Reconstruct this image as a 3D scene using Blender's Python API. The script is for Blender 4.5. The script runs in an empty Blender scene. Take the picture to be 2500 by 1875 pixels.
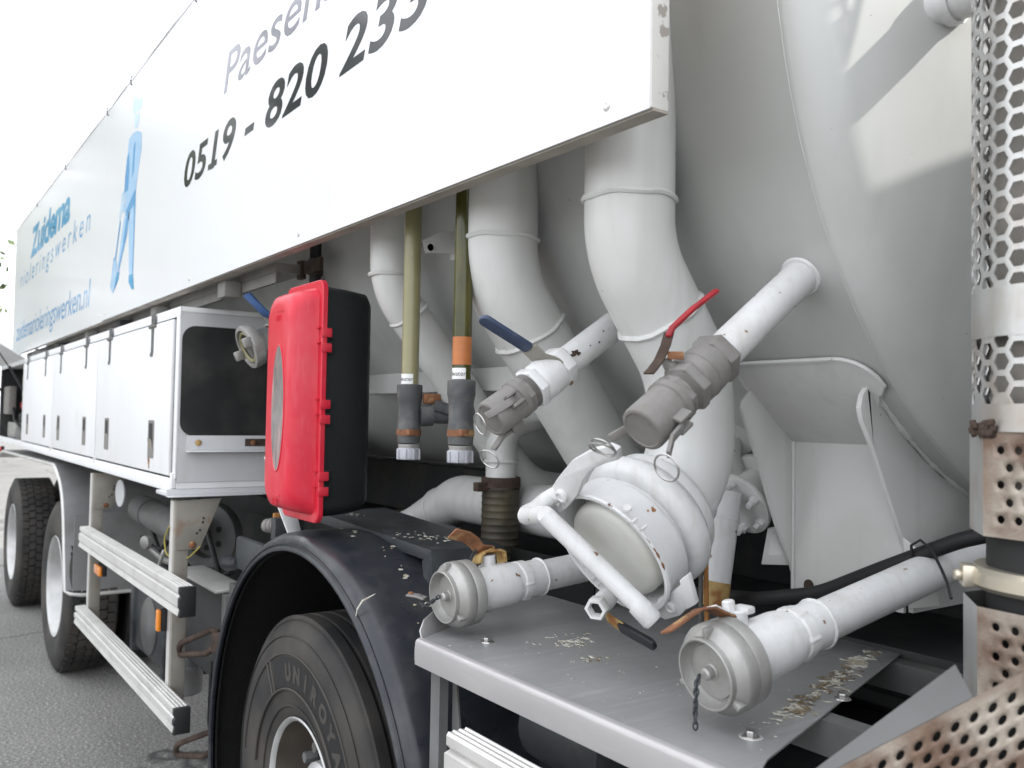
import bpy, bmesh, math, random
from mathutils import Vector, Matrix
random.seed(7)
R_ = math.radians
sc = bpy.context.scene
COL = sc.collection

# ---------------------------------------------------------------- camera
cd = bpy.data.cameras.new('camera'); cam = bpy.data.objects.new('camera', cd); COL.objects.link(cam)
sc.camera = cam
cd.sensor_width = 36.0; cd.lens = 31.68; cd.clip_start = 0.03; cd.clip_end = 3000
yaw, pit, rol = R_(55.07), R_(2.10), R_(0.966)
Fw = Vector((-math.sin(yaw)*math.cos(pit), math.cos(yaw)*math.cos(pit), math.sin(pit)))
R0 = Fw.cross(Vector((0, 0, 1))).normalized(); U0 = R0.cross(Fw)
Rt = R0*math.cos(rol)+U0*math.sin(rol); Up = -R0*math.sin(rol)+U0*math.cos(rol)
cam.matrix_world = Matrix(((Rt.x, Up.x, -Fw.x, 0.0), (Rt.y, Up.y, -Fw.y, -0.9), (Rt.z, Up.z, -Fw.z, 1.6), (0, 0, 0, 1)))
cd.dof.use_dof = True; cd.dof.focus_distance = 1.9; cd.dof.aperture_fstop = 5.6

# ---------------------------------------------------------------- sky, sun, exposure
SUN = Vector((.64, .42, .53)).normalized()
w = bpy.data.worlds.new('World'); sc.world = w; w.use_nodes = True
nt = w.node_tree; bg = nt.nodes['Background']
sky = nt.nodes.new('ShaderNodeTexSky'); sky.sky_type = 'NISHITA'; sky.sun_disc = False
sky.sun_elevation = math.asin(SUN.z); sky.sun_rotation = math.atan2(SUN.x, SUN.y)
sky.air_density = 1.0; sky.dust_density = 2.0; sky.ozone_density = 1.0
tc = nt.nodes.new('ShaderNodeTexCoord'); mp = nt.nodes.new('ShaderNodeMapping')
mp.inputs['Scale'].default_value = (1, 1, 2.2)
ns = nt.nodes.new('ShaderNodeTexNoise'); ns.inputs['Scale'].default_value = 2.3; ns.inputs['Detail'].default_value = 7
ns.inputs['Roughness'].default_value = .55
rp = nt.nodes.new('ShaderNodeValToRGB'); rp.color_ramp.elements[0].position = .26; rp.color_ramp.elements[1].position = .50
mx = nt.nodes.new('ShaderNodeMixRGB'); mx.inputs['Color2'].default_value = (13.2, 13.5, 14.1, 1)
nt.links.new(tc.outputs['Generated'], mp.inputs['Vector']); nt.links.new(mp.outputs[0], ns.inputs['Vector'])
nt.links.new(ns.outputs['Fac'], rp.inputs[0]); nt.links.new(rp.outputs[0], mx.inputs['Fac'])
nt.links.new(sky.outputs[0], mx.inputs['Color1']); nt.links.new(mx.outputs[0], bg.inputs['Color'])
bg.inputs['Strength'].default_value = 0.10
sl = bpy.data.lights.new('sun', 'SUN'); sl.energy = 2.6; sl.angle = R_(1.0); sl.color = (1, .96, .91)
so = bpy.data.objects.new('sun', sl); COL.objects.link(so)
so.rotation_euler = SUN.to_track_quat('Z', 'Y').to_euler(); so.location = (20, 25, 30)
vs = sc.view_settings; vs.view_transform = 'Standard'; vs.look = 'None'; vs.gamma = 1; vs.exposure = 1.03
vs.use_curve_mapping = False
sc.cycles.caustics_reflective = False; sc.cycles.caustics_refractive = False

# ---------------------------------------------------------------- materials
MATS = {}
def mat(name, col, rough=.5, metal=0., var=.12, vscale=6., bump=0., bscale=80., spots=None, sp_amt=.62, sp_scale=60.,
        dirt=None, d_lo=.55, d_hi=.7, d_scale=9., d_amt=1., coat=0., trans=0., ior=1.45, sub=0., d_stretch=(1, 1, 1), rvar=0., chips=None, ch_amt=.70, ch_scale=28., spec=.5, streak=None, st_amt=.5, st_s=(26, 26, 1.6)):
    m = bpy.data.materials.new(name); m.use_nodes = True; t = m.node_tree; L = t.links.new
    b = t.nodes['Principled BSDF']
    b.inputs['Roughness'].default_value = rough; b.inputs['Metallic'].default_value = metal
    b.inputs['IOR'].default_value = ior; b.inputs['Specular IOR Level'].default_value = spec
    if coat: b.inputs['Coat Weight'].default_value = coat; b.inputs['Coat Roughness'].default_value = .04
    if trans: b.inputs['Transmission Weight'].default_value = trans
    co = t.nodes.new('ShaderNodeTexCoord').outputs['Object']
    def noise(s, det=5, st=None):
        n = t.nodes.new('ShaderNodeTexNoise'); n.inputs['Scale'].default_value = s; n.inputs['Detail'].default_value = det
        if st:
            p = t.nodes.new('ShaderNodeMapping'); p.inputs['Scale'].default_value = st; L(co, p.inputs[0]); L(p.outputs[0], n.inputs['Vector'])
        else: L(co, n.inputs['Vector'])
        return n.outputs['Fac']
    def ramp(f, lo, hi):
        r = t.nodes.new('ShaderNodeMapRange'); r.inputs[1].default_value = lo; r.inputs[2].default_value = hi; r.clamp = True
        L(f, r.inputs[0]); return r.outputs[0]
    def mix(f, a, c2, scale=1.):
        x = t.nodes.new('ShaderNodeMixRGB')
        if scale != 1.:
            k = t.nodes.new('ShaderNodeMath'); k.operation = 'MULTIPLY'; k.inputs[1].default_value = scale; L(f, k.inputs[0]); f = k.outputs[0]
        L(f, x.inputs['Fac'])
        if isinstance(a, tuple): x.inputs[1].default_value = a
        else: L(a, x.inputs[1])
        x.inputs[2].default_value = c2
        return x.outputs[0]
    c4 = (*col, 1); dk = tuple(v*(1-var) for v in col)+(1,)
    cur = mix(ramp(noise(vscale), .35, .65), c4, dk)
    if dirt:
        f = ramp(noise(d_scale, 8, d_stretch), d_lo, d_hi)
        cur = mix(f, cur, (*dirt, 1), d_amt)
    if streak:
        cur = mix(ramp(noise(1., 6, st_s), .52, .80), cur, (*streak, 1), st_amt)
    if chips:
        cur = mix(ramp(noise(ch_scale, 9), ch_amt, ch_amt+.012), cur, (*chips, 1))
    if spots:
        cur = mix(ramp(noise(sp_scale, 2), sp_amt, sp_amt+.03), cur, (*spots, 1))
    L(cur, b.inputs['Base Color'])
    if rvar:
        a = t.nodes.new('ShaderNodeMapRange'); a.inputs[1].default_value = .3; a.inputs[2].default_value = .7
        a.inputs[3].default_value = max(0, rough-rvar); a.inputs[4].default_value = min(1, rough+rvar)
        L(noise(vscale*2), a.inputs[0]); L(a.outputs[0], b.inputs['Roughness'])
    if bump:
        bn = t.nodes.new('ShaderNodeBump'); bn.inputs['Strength'].default_value = bump; bn.inputs['Distance'].default_value = .004
        L(noise(bscale, 3), bn.inputs['Height']); L(bn.outputs[0], b.inputs['Normal'])
    MATS[name] = m
    return m
GREY = (.63, .635, .622)
mat('paint_tank', (.545, .555, .54), .36, streak=(.36, .37, .35), st_amt=.45, st_s=(9, 9, 1.0), var=.05, vscale=2, bump=.04, bscale=60, spots=(.10, .09, .08), sp_amt=.775, sp_scale=75, dirt=(.42, .43, .40), d_lo=.5, d_hi=.85, d_scale=3, d_amt=.5, rvar=.06)
mat('paint', GREY, .38, streak=(.47, .47, .44), st_amt=.5, chips=(.16, .10, .06), ch_amt=.735, ch_scale=30, var=.05, vscale=3, bump=.06, bscale=90, spots=(.13, .12, .1), sp_amt=.78, sp_scale=85, dirt=(.44, .43, .38), d_lo=.5, d_hi=.85, d_scale=4, d_amt=.5, rvar=.08)
mat('paint_fit', (.68, .685, .685), .42, streak=(.46, .44, .40), st_amt=.45, st_s=(60, 60, 8), chips=(.20, .12, .07), ch_amt=.70, ch_scale=36, var=.06, vscale=14, bump=.18, bscale=260, spots=(.22, .12, .06), sp_amt=.76, sp_scale=80, dirt=(.45, .44, .4), d_lo=.52, d_hi=.8, d_scale=18, d_amt=.5)
mat('lid_paint', (.58, .58, .545), .45, var=.06, vscale=10, bump=.12, bscale=260, dirt=(.42, .40, .34), d_lo=.5, d_hi=.8, d_scale=9, d_amt=.6)
mat('paint_rust', (.68, .685, .69), .45, var=.06, vscale=14, bump=.18, bscale=260, dirt=(.27, .12, .04), d_lo=.685, d_hi=.70, d_scale=30)
mat('sign_white', (.76, .77, .785), .15, spec=.22, var=.015, vscale=2, spots=(.5, .5, .5), sp_amt=.8, sp_scale=40)
mat('sign_edge', (.66, .65, .62), .45, var=.06, bump=.2, bscale=60, dirt=(.33, .30, .27), d_lo=.60, d_hi=.615, d_scale=22)
mat('sign_under', (.42, .38, .33), .6, var=.3, vscale=9, bump=.2)
mat('box_white', (.74, .75, .76), .5, streak=(.60, .58, .53), st_amt=.35, st_s=(14, 14, 1.2), var=.03, vscale=3, spots=(.4, .33, .26), sp_amt=.77, sp_scale=30, dirt=(.55, .52, .45), d_lo=.6, d_hi=.9, d_scale=5, d_amt=.5)
mat('frame_shade_grey', (.24, .235, .22), .6, var=.2, vscale=9, bump=.1)
mat('box_grey', (.56, .57, .585), .42, streak=(.45, .44, .41), st_amt=.4, st_s=(16, 16, 2), var=.06, spots=(.3, .3, .3), sp_amt=.76, sp_scale=50, bump=.05)
mat('letter_dark', (.035, .037, .042), .08, var=.1, spec=.22)
mat('letter_reflect_grey', (.20, .20, .235), .08, var=.05, spec=.22)  # dark lettering greyed by a sky reflection that is put into the colour
mat('letter_blue', (.10, .36, .62), .08, var=.05, spec=.22)
mat('letter_pale', (.42, .62, .84), .08, var=.05, spec=.22)
mat('letter_mid', (.16, .38, .66), .08, var=.05, spec=.22)
mat('letter_faint', (.55, .71, .86), .08, var=.05, spec=.22)
mat('rubber_panel', (.018, .02, .02), .55, var=.5, vscale=7, bump=.1, dirt=(.055, .055, .05), d_lo=.45, d_hi=.8, d_scale=5)
mat('rubber', (.016, .016, .017), .6, var=.3, bump=.15, bscale=50)
mat('tyre', (.018, .018, .019), .72, var=.25, vscale=5, bump=.12, bscale=40, dirt=(.075, .066, .056), d_lo=.36, d_hi=.7, d_scale=4, d_amt=.8)
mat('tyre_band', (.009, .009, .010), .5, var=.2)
mat('tyre_letter', (.055, .05, .045), .7, var=.2)
mat('mud_plastic', (.020, .023, .030), .36, streak=(.055, .057, .06), st_amt=.6, st_s=(20, 20, 20), var=.2, vscale=6, bump=.05, bscale=50, rvar=.12, dirt=(.06, .06, .06), d_lo=.55, d_hi=.85, d_scale=7, d_amt=.6)
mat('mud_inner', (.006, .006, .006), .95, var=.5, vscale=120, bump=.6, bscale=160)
mat('shelf_metal', (.035, .04, .045), .5, var=.3, vscale=12, bump=.12, bscale=60, dirt=(.12, .12, .12), d_lo=.55, d_hi=.8, d_scale=14, d_amt=.6)
mat('red_plastic', (.60, .018, .042), .36, streak=(.60, .09, .11), st_amt=.55, st_s=(50, 50, 9), var=.08, vscale=9, bump=.05, bscale=200, rvar=.06, dirt=(.55, .06, .07), d_lo=.5, d_hi=.8, d_scale=12, d_amt=.7)
mat('black_plastic', (.010, .013, .014), .48, var=.2, bump=.35, bscale=260, spots=(.12, .12, .12), sp_amt=.79, sp_scale=90)
mat('window_plastic', (.23, .21, .21), .22, var=.4, vscale=14, dirt=(.45, .28, .27), d_lo=.45, d_hi=.75, d_scale=8, d_stretch=(6, 6, 1.2))
mat('alu', (.62, .61, .59), .42, .35, var=.08, vscale=10, bump=.05, bscale=60, dirt=(.36, .34, .32), d_lo=.55, d_hi=.9, d_scale=10, d_amt=.5)
mat('cover_metal', (.30, .30, .30), .42, .5, var=.15, vscale=5, bump=.06, bscale=60, rvar=.1, dirt=(.42, .40, .37), d_lo=.62, d_hi=.8, d_scale=8, d_amt=.6)
mat('steel_plate', (.40, .40, .402), .38, .45, streak=(.52, .52, .53), st_amt=.6, st_s=(90, 5, 5), chips=(.58, .57, .55), ch_amt=.70, ch_scale=60, var=.12, vscale=5, bump=.06, bscale=40, rvar=.1, spots=(.7, .7, .7), sp_amt=.76, sp_scale=70, dirt=(.24, .24, .24), d_lo=.5, d_hi=.8, d_scale=4, d_amt=.4)
mat('lip_plate', (.40, .39, .39), .40, .45, streak=(.48, .47, .46), st_amt=.5, st_s=(6, 60, 60), var=.08, vscale=5, bump=.03, bscale=40, rvar=.1)
mat('cast_alu', (.38, .375, .36), .42, .5, var=.12, vscale=30, bump=.25, bscale=700, rvar=.08, dirt=(.25, .24, .22), d_lo=.5, d_hi=.8, d_scale=25, d_amt=.5)
mat('cast_dark', (.225, .215, .205), .62, .12, var=.15, vscale=30, bump=.3, bscale=700, dirt=(.18, .165, .145), d_lo=.5, d_hi=.75, d_scale=30, d_amt=.6)
mat('bright_steel', (.46, .45, .44), .3, .9, var=.1, vscale=20)
mat('rust', (.24, .105, .05), .8, var=.4, vscale=30, bump=.5, bscale=120, dirt=(.45, .3, .14), d_lo=.55, d_hi=.66, d_scale=22)
mat('rust_dark', (.075, .05, .038), .85, var=.5, vscale=30, bump=.5, bscale=120)
mat('ochre', (.46, .31, .12), .65, var=.3, vscale=40, bump=.5, bscale=90, dirt=(.30, .13, .04), d_lo=.5, d_hi=.62, d_scale=40)
mat('handle_blue', (.045, .065, .12), .5, var=.15, vscale=30, bump=.12, bscale=150, dirt=(.10, .12, .16), d_lo=.55, d_hi=.8, d_scale=40, d_amt=.6)
mat('handle_bright', (.08, .17, .40), .45, var=.2, vscale=30, bump=.12)
mat('handle_black', (.012, .013, .017), .4, var=.2, bump=.1)
mat('handle_red', (.34, .012, .02), .4, var=.25, vscale=40, bump=.12, bscale=120)
mat('tube_pale', (.28, .26, .13), .3, var=.22, vscale=12, coat=.2, dirt=(.25, .235, .13), d_lo=.45, d_hi=.75, d_scale=7, d_stretch=(3, 3, .6), spots=(.03, .03, .02), sp_amt=.74, sp_scale=120)
mat('tube_green', (.055, .058, .010), .18, var=.4, vscale=12, dirt=(.13, .115, .035), d_lo=.45, d_hi=.72, d_scale=6, d_stretch=(3, 3, .5))
mat('orange_tape', (.50, .17, .05), .4, var=.2, vscale=20, dirt=(.4, .09, .03), d_lo=.5, d_hi=.8, d_scale=15)
mat('sticker', (.75, .75, .74), .4, var=.04)
mat('pvc_dark', (.075, .08, .085), .5, var=.25, vscale=18, bump=.08, dirt=(.19, .18, .165), d_lo=.5, d_hi=.75, d_scale=14, d_amt=.8)
mat('pvc_cap', (.40, .41, .45), .4, var=.1, vscale=25)
mat('hose_brown', (.045, .038, .026), .55, var=.3, vscale=20, bump=.1, dirt=(.11, .09, .05), d_lo=.5, d_hi=.8, d_scale=12)
mat('chassis', (.022, .024, .026), .6, var=.4, vscale=6, bump=.2, dirt=(.06, .055, .045), d_lo=.5, d_hi=.8, d_scale=7, d_amt=.8)
mat('under_grey', (.15, .155, .155), .55, var=.25, vscale=8, bump=.1, dirt=(.09, .08, .065), d_lo=.45, d_hi=.75, d_scale=7, d_amt=.8)
mat('bracket', (.28, .265, .23), .6, var=.2, vscale=12, bump=.15, dirt=(.20, .12, .07), d_lo=.58, d_hi=.74, d_scale=9)
mat('rim', (.52, .525, .52), .4, .3, var=.12, vscale=9, dirt=(.25, .23, .2), d_lo=.5, d_hi=.85, d_scale=8, d_amt=.7)
mat('rim_dark', (.10, .085, .07), .6, .2, var=.3, vscale=9, bump=.1)
mat('lamp_orange', (.80, .25, .02), .25, var=.08, coat=.5)
mat('lamp_red', (.5, .02, .02), .25, var=.08, coat=.5)
mat('stack_shield', (.50, .50, .49), .36, .6, streak=(.30, .25, .20), st_amt=.5, st_s=(30, 30, 4), var=.1, vscale=9, bump=.08, dirt=(.40, .31, .24), d_lo=.5, d_hi=.75, d_scale=9, d_amt=.7)
mat('stack_rust', (.40, .355, .30), .5, .25, var=.15, vscale=9, bump=.2, bscale=300, dirt=(.13, .075, .05), d_lo=.40, d_hi=.62, d_scale=15, d_amt=.9, streak=(.20, .125, .08), st_amt=.8, st_s=(34, 34, 7))
mat('stack_inner', (.30, .28, .25), .7, var=.3, vscale=12)
mat('stack_dark', (.02, .02, .02), .7, var=.3)
mat('clamp_band', (.60, .55, .45), .3, .7, var=.1, vscale=12)
mat('dropping', (.66, .64, .57), .85, var=.35, vscale=60, bump=.6, bscale=200, dirt=(.33, .27, .17), d_lo=.48, d_hi=.7, d_scale=30)
mat('dropping_brown', (.24, .19, .12), .9, var=.4, vscale=60, bump=.5, bscale=200)
mat('checker', (.30, .30, .30), .42, .45, var=.15, vscale=6, dirt=(.15, .15, .145), d_lo=.45, d_hi=.8, d_scale=5, d_amt=.7)
mat('bark', (.09, .07, .05), .9, var=.4, vscale=12, bump=.6, bscale=30)
mat('leaf', (.15, .20, .09), .6, var=.45, vscale=1.3)
mat('cab_paint', (.55, .56, .57), .3, var=.03, coat=.5)
mat('cab_glass', (.02, .025, .03), .08, var=.1)
mat('yellow_wire', (.35, .3, .06), .5)
mat('cable_orange', (.40, .18, .05), .6, var=.3, vscale=40)
mat('rope', (.6, .58, .55), .8, var=.2)
# checker plate relief
m = MATS['checker']; t = m.node_tree; b = t.nodes['Principled BSDF']
co = t.nodes.new('ShaderNodeTexCoord'); hs = []
for sgn in (1, -1):
    pm = t.nodes.new('ShaderNodeMapping'); pm.inputs['Rotation'].default_value = (R_(45*sgn), R_(45*sgn), R_(45*sgn)); pm.inputs['Scale'].default_value = (26, 90, 90)
    t.links.new(co.outputs['Object'], pm.inputs[0])
    vo = t.nodes.new('ShaderNodeTexVoronoi'); vo.inputs['Scale'].default_value = 1.; vo.inputs['Randomness'].default_value = .15
    t.links.new(pm.outputs[0], vo.inputs['Vector']); hs.append(vo.outputs['Distance'])
mn = t.nodes.new('ShaderNodeMath'); mn.operation = 'MINIMUM'; t.links.new(hs[0], mn.inputs[0]); t.links.new(hs[1], mn.inputs[1])
bp = t.nodes.new('ShaderNodeBump'); bp.inputs['Strength'].default_value = .5; bp.inputs['Distance'].default_value = .003; bp.invert = True
t.links.new(mn.outputs[0], bp.inputs['Height']); t.links.new(bp.outputs[0], b.inputs['Normal'])
# asphalt
m = bpy.data.materials.new('asphalt'); MATS['asphalt'] = m; m.use_nodes = True; t = m.node_tree; b = t.nodes['Principled BSDF']
b.inputs['Roughness'].default_value = .9
co = t.nodes.new('ShaderNodeTexCoord')
n1 = t.nodes.new('ShaderNodeTexNoise'); n1.inputs['Scale'].default_value = 1.2; n1.inputs['Detail'].default_value = 8
n2 = t.nodes.new('ShaderNodeTexNoise'); n2.inputs['Scale'].default_value = 70; n2.inputs['Detail'].default_value = 4; n2.inputs['Roughness'].default_value = .7
n3 = t.nodes.new('ShaderNodeTexVoronoi'); n3.inputs['Scale'].default_value = 55
for n in (n1, n2, n3): t.links.new(co.outputs['Object'], n.inputs['Vector'])
r1 = t.nodes.new('ShaderNodeValToRGB'); r1.color_ramp.elements[0].color = (.15, .147, .14, 1); r1.color_ramp.elements[1].color = (.215, .21, .20, 1)
r1.color_ramp.elements[0].position = .3; r1.color_ramp.elements[1].position = .7
t.links.new(n1.outputs['Fac'], r1.inputs[0])
r2 = t.nodes.new('ShaderNodeMapRange'); r2.inputs[1].default_value = .56; r2.inputs[2].default_value = .64; t.links.new(n2.outputs['Fac'], r2.inputs[0])
x2 = t.nodes.new('ShaderNodeMixRGB'); x2.inputs[2].default_value = (.42, .41, .39, 1); t.links.new(r2.outputs[0], x2.inputs[0]); t.links.new(r1.outputs[0], x2.inputs[1])
r3 = t.nodes.new('ShaderNodeMapRange'); r3.inputs[1].default_value = .46; r3.inputs[2].default_value = .38; t.links.new(n2.outputs['Fac'], r3.inputs[0])
x3 = t.nodes.new('ShaderNodeMixRGB'); x3.inputs[2].default_value = (.075, .075, .07, 1); t.links.new(r3.outputs[0], x3.inputs[0]); t.links.new(x2.outputs[0], x3.inputs[1])
cv = t.nodes.new('ShaderNodeTexVoronoi'); cv.feature = 'DISTANCE_TO_EDGE'; cv.inputs['Scale'].default_value = .45
cn = t.nodes.new('ShaderNodeTexNoise'); cn.inputs['Scale'].default_value = 2.5; cn.inputs['Detail'].default_value = 6
ca = t.nodes.new('ShaderNodeMixRGB'); ca.inputs[0].default_value = .25; t.links.new(co.outputs['Object'], cn.inputs['Vector']); t.links.new(co.outputs['Object'], ca.inputs[1]); t.links.new(cn.outputs['Color'], ca.inputs[2])
t.links.new(ca.outputs[0], cv.inputs['Vector'])
cr_ = t.nodes.new('ShaderNodeMapRange'); cr_.inputs[1].default_value = .006; cr_.inputs[2].default_value = .001; t.links.new(cv.outputs['Distance'], cr_.inputs[0])
x4 = t.nodes.new('ShaderNodeMixRGB'); x4.inputs[2].default_value = (.05, .05, .048, 1); t.links.new(cr_.outputs[0], x4.inputs[0]); t.links.new(x3.outputs[0], x4.inputs[1])
t.links.new(x4.outputs[0], b.inputs['Base Color'])
bp = t.nodes.new('ShaderNodeBump'); bp.inputs['Strength'].default_value = .6; bp.inputs['Distance'].default_value = .006
t.links.new(n3.outputs['Distance'], bp.inputs['Height']); t.links.new(bp.outputs[0], b.inputs['Normal'])

# ---------------------------------------------------------------- mesh helpers
def basis(d):
    d = Vector(d).normalized()
    a = d.cross(Vector((0, 0, 1)))
    if a.length < 1e-4: a = d.cross(Vector((1, 0, 0)))
    a.normalize(); return a, d.cross(a).normalized(), d
class MB:
    def __init__(s): s.v = []; s.f = []
    def add(s, vs_, fs):
        o = len(s.v); s.v += [tuple(p) for p in vs_]; s.f += [tuple(i+o for i in q) for q in fs]; return s
    def box(s, x0, x1, y0, y1, z0, z1):
        return s.add([(x, y, z) for x in (x0, x1) for y in (y0, y1) for z in (z0, z1)],
                     [(0, 1, 3, 2), (4, 6, 7, 5), (0, 4, 5, 1), (2, 3, 7, 6), (0, 2, 6, 4), (1, 5, 7, 3)])
    def obox(s, c, ax, ay, az, hx, hy, hz):
        c = Vector(c); ax, ay, az = (Vector(q).normalized() for q in (ax, ay, az))
        return s.add([c+ax*hx*i+ay*hy*j+az*hz*k for i in (-1, 1) for j in (-1, 1) for k in (-1, 1)],
                     [(0, 1, 3, 2), (4, 6, 7, 5), (0, 4, 5, 1), (2, 3, 7, 6), (0, 2, 6, 4), (1, 5, 7, 3)])
    def lathe(s, o, d, prof, seg=32, cap=True, ph=0.):
        a, b_, d = basis(d); o = Vector(o); vs_ = []; fs = []
        for h, r in prof:
            for i in range(seg):
                t_ = 2*math.pi*i/seg+ph
                vs_.append(o+d*h+(a*math.cos(t_)+b_*math.sin(t_))*r)
        n = len(prof)
        for k in range(n-1):
            for i in range(seg):
                j = (i+1) % seg
                fs.append((k*seg+i, k*seg+j, (k+1)*seg+j, (k+1)*seg+i))
        if cap:
            fs.append(tuple(range(seg-1, -1, -1))); fs.append(tuple((n-1)*seg+i for i in range(seg)))
        return s.add(vs_, fs)
    def tube(s, pts, r, seg=20, cap=True, closed=False):
        pts = [Vector(p) for p in pts]; n = len(pts); vs_ = []; fs = []
        rr = r if isinstance(r, (list, tuple)) else [r]*n
        def tan(i):
            if closed: return (pts[(i+1) % n]-pts[i-1]).normalized()
            return (pts[min(i+1, n-1)]-pts[max(i-1, 0)]).normalized()
        a, b_, d = basis(tan(0))
        for i in range(n):
            t_ = tan(i); a = (a-t_*a.dot(t_)).normalized(); b_ = t_.cross(a)
            for k in range(seg):
                q = 2*math.pi*k/seg; vs_.append(pts[i]+(a*math.cos(q)+b_*math.sin(q))*rr[i])
        for i in range(n if closed else n-1):
            i2 = (i+1) % n
            for k in range(seg):
                k2 = (k+1) % seg; fs.append((i*seg+k, i*seg+k2, i2*seg+k2, i2*seg+k))
        if cap and not closed:
            fs.append(tuple(range(seg-1, -1, -1))); fs.append(tuple((n-1)*seg+k for k in range(seg)))
        return s.add(vs_, fs)
    def prism(s, poly, vec):
        vec = Vector(vec); n = len(poly); vs_ = [Vector(p) for p in poly]+[Vector(p)+vec for p in poly]
        fs = [tuple(range(n-1, -1, -1)), tuple(range(n, 2*n))]+[(i, (i+1) % n, n+(i+1) % n, n+i) for i in range(n)]
        return s.add(vs_, fs)
    def ring(s, c, d, R, r, seg=28, rs=8):
        a, b_, d = basis(d); c = Vector(c)
        return s.tube([c+(a*math.cos(2*math.pi*i/seg)+b_*math.sin(2*math.pi*i/seg))*R for i in range(seg)], r, rs, closed=True)
    def hexn(s, o, d, h0, h1, r):
        c = (h1-h0)*.16
        return s.lathe(o, d, [(h0, r*.94), (h0+c, r), (h1-c, r), (h1, r*.94)], 6)
    def strip(s, pts, wv, th):
        """bent flat bar: centre line pts, half-width vector wv, thickness th"""
        pts = [Vector(p) for p in pts]; wv = Vector(wv); vs_ = []; fs = []; n = len(pts)
        for i, p in enumerate(pts):
            t_ = (pts[min(i+1, n-1)]-pts[max(i-1, 0)]).normalized(); nn = t_.cross(wv.normalized()).normalized()*th/2
            vs_ += [p-wv-nn, p+wv-nn, p+wv+nn, p-wv+nn]
        for i in range(n-1):
            for k in range(4): fs.append((i*4+k, i*4+(k+1) % 4, i*4+4+(k+1) % 4, i*4+4+k))
        fs += [(3, 2, 1, 0), tuple((n-1)*4+k for k in range(4))]
        return s.add(vs_, fs)
    def build(s, name, material, parent=None, bevel=0., ang=38, seg=2, label=None, clean=True):
        me = bpy.data.meshes.new(name); bm = bmesh.new()
        vv = [bm.verts.new(p) for p in s.v]
        for q in s.f:
            try: bm.faces.new([vv[i] for i in q])
            except ValueError: pass
        if clean: bmesh.ops.recalc_face_normals(bm, faces=bm.faces)
        if bevel:
            es = [e for e in bm.edges if len(e.link_faces) == 2 and e.calc_face_angle(0) > R_(28)]
            bmesh.ops.bevel(bm, geom=es, offset=bevel, segments=seg, profile=.5, affect='EDGES', clamp_overlap=True)
        la = R_(ang)
        for f_ in bm.faces: f_.smooth = True
        for e in bm.edges:
            if len(e.link_faces) != 2 or e.calc_face_angle(0) > la: e.smooth = False
        bm.to_mesh(me); bm.free(); me.materials.append(MATS[material])
        o = bpy.data.objects.new(name, me); COL.objects.link(o)
        if parent: attach(o, parent)
        if label: o['label'] = label
        return o
def attach(o, parent):
    o.parent = parent
    o.matrix_parent_inverse = Matrix.Translation(-parent.location)   # every parent sits unrotated at its own location
def empty(name, loc, label=None, cat=None, group=None, parent=None):
    o = bpy.data.objects.new(name, None); COL.objects.link(o); o.location = loc; o.empty_display_size = .1
    if parent: attach(o, parent)
    if label: o['label'] = label
    if cat: o['category'] = cat
    if group: o['group'] = group
    return o
def fillet(pts, r, n=10):
    pts = [Vector(p) for p in pts]; out = [pts[0]]
    for i in range(1, len(pts)-1):
        a = (pts[i-1]-pts[i]); b_ = (pts[i+1]-pts[i]); la, lb = a.length, b_.length; a.normalize(); b_.normalize()
        th = a.angle(b_); tl = min(r/math.tan(th/2), la*.48, lb*.48); rr = tl*math.tan(th/2)
        c = pts[i]+(a+b_).normalized()*(rr/math.sin(th/2))
        p0, p1 = pts[i]+a*tl-c, pts[i]+b_*tl-c
        tot = p0.angle(p1)
        for k in range(n+1):
            u = k/n
            out.append(c+(p0*math.sin((1-u)*tot)+p1*math.sin(u*tot))/math.sin(tot))
    out.append(pts[-1]); return out
def copyob(src, loc=None, parent=None, rot=None, scale=None):
    o = src.copy(); COL.objects.link(o)
    if loc is not None: o.location = loc
    if rot is not None: o.rotation_euler = rot
    if scale is not None: o.scale = scale
    return o
def tank_y(z, R=1.03): return 1.24-math.sqrt(max(0, R*R-(z-2.42)**2))
def radial(o): v = Vector((0, o[1]-1.24, o[2]-2.42)); return v.normalized()

# ================================================================ SETTING
g = MB().add([(-400, -400, 0), (400, -400, 0), (400, 400, 0), (-400, 400, 0)], [(0, 1, 2, 3)]).build('ground', 'asphalt')
g['kind'] = 'structure'; g['label'] = 'worn grey asphalt yard surface under the truck'

# ================================================================ TRUCK
T = empty('tanker_truck', (-4.2, 1.24, 0), 'white and grey tanker truck with pipes, valves and a lettered side board', 'truck')

# ---------------- tank
prof = [(-9.0, .4), (-8.95, .85), (-8.85, .99), (-8.7, 1.03), (-.902, 1.03), (-.898, 1.0345), (-.888, 1.035)]
kr, cr = .085, 2.0
# knuckle then crown
yc = 1.035-kr; ang_end = math.acos((yc)/(cr-kr)) if yc < cr-kr else 0
for i in range(1, 13):
    a_ = i/12*(math.pi/2-math.asin(yc/(cr-kr)))
    prof.append((-.888+kr*math.sin(a_), yc+kr*math.cos(a_)))
h_end, r_end = prof[-1]
phi0 = math.asin(r_end/cr)
for i in range(1, 13):
    p_ = phi0*(1-i/12)
    prof.append((h_end+cr*(math.cos(p_)-math.cos(phi0)), max(.001, cr*math.sin(p_))))
tank = MB().lathe((0, 1.24, 2.42), (1, 0, 0), prof, 200, cap=True).build('tank', 'paint_tank', T, ang=60, label='large grey cylindrical tank with domed front end')
wb = MB(); rngc = []
for i in range(240):
    a_ = 2*math.pi*i/240; rr = 1.0325+.0003*random.random()
    rngc.append((-.9+.0015*random.random(), 1.24+rr*math.cos(a_), 2.42+rr*math.sin(a_)))
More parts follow.
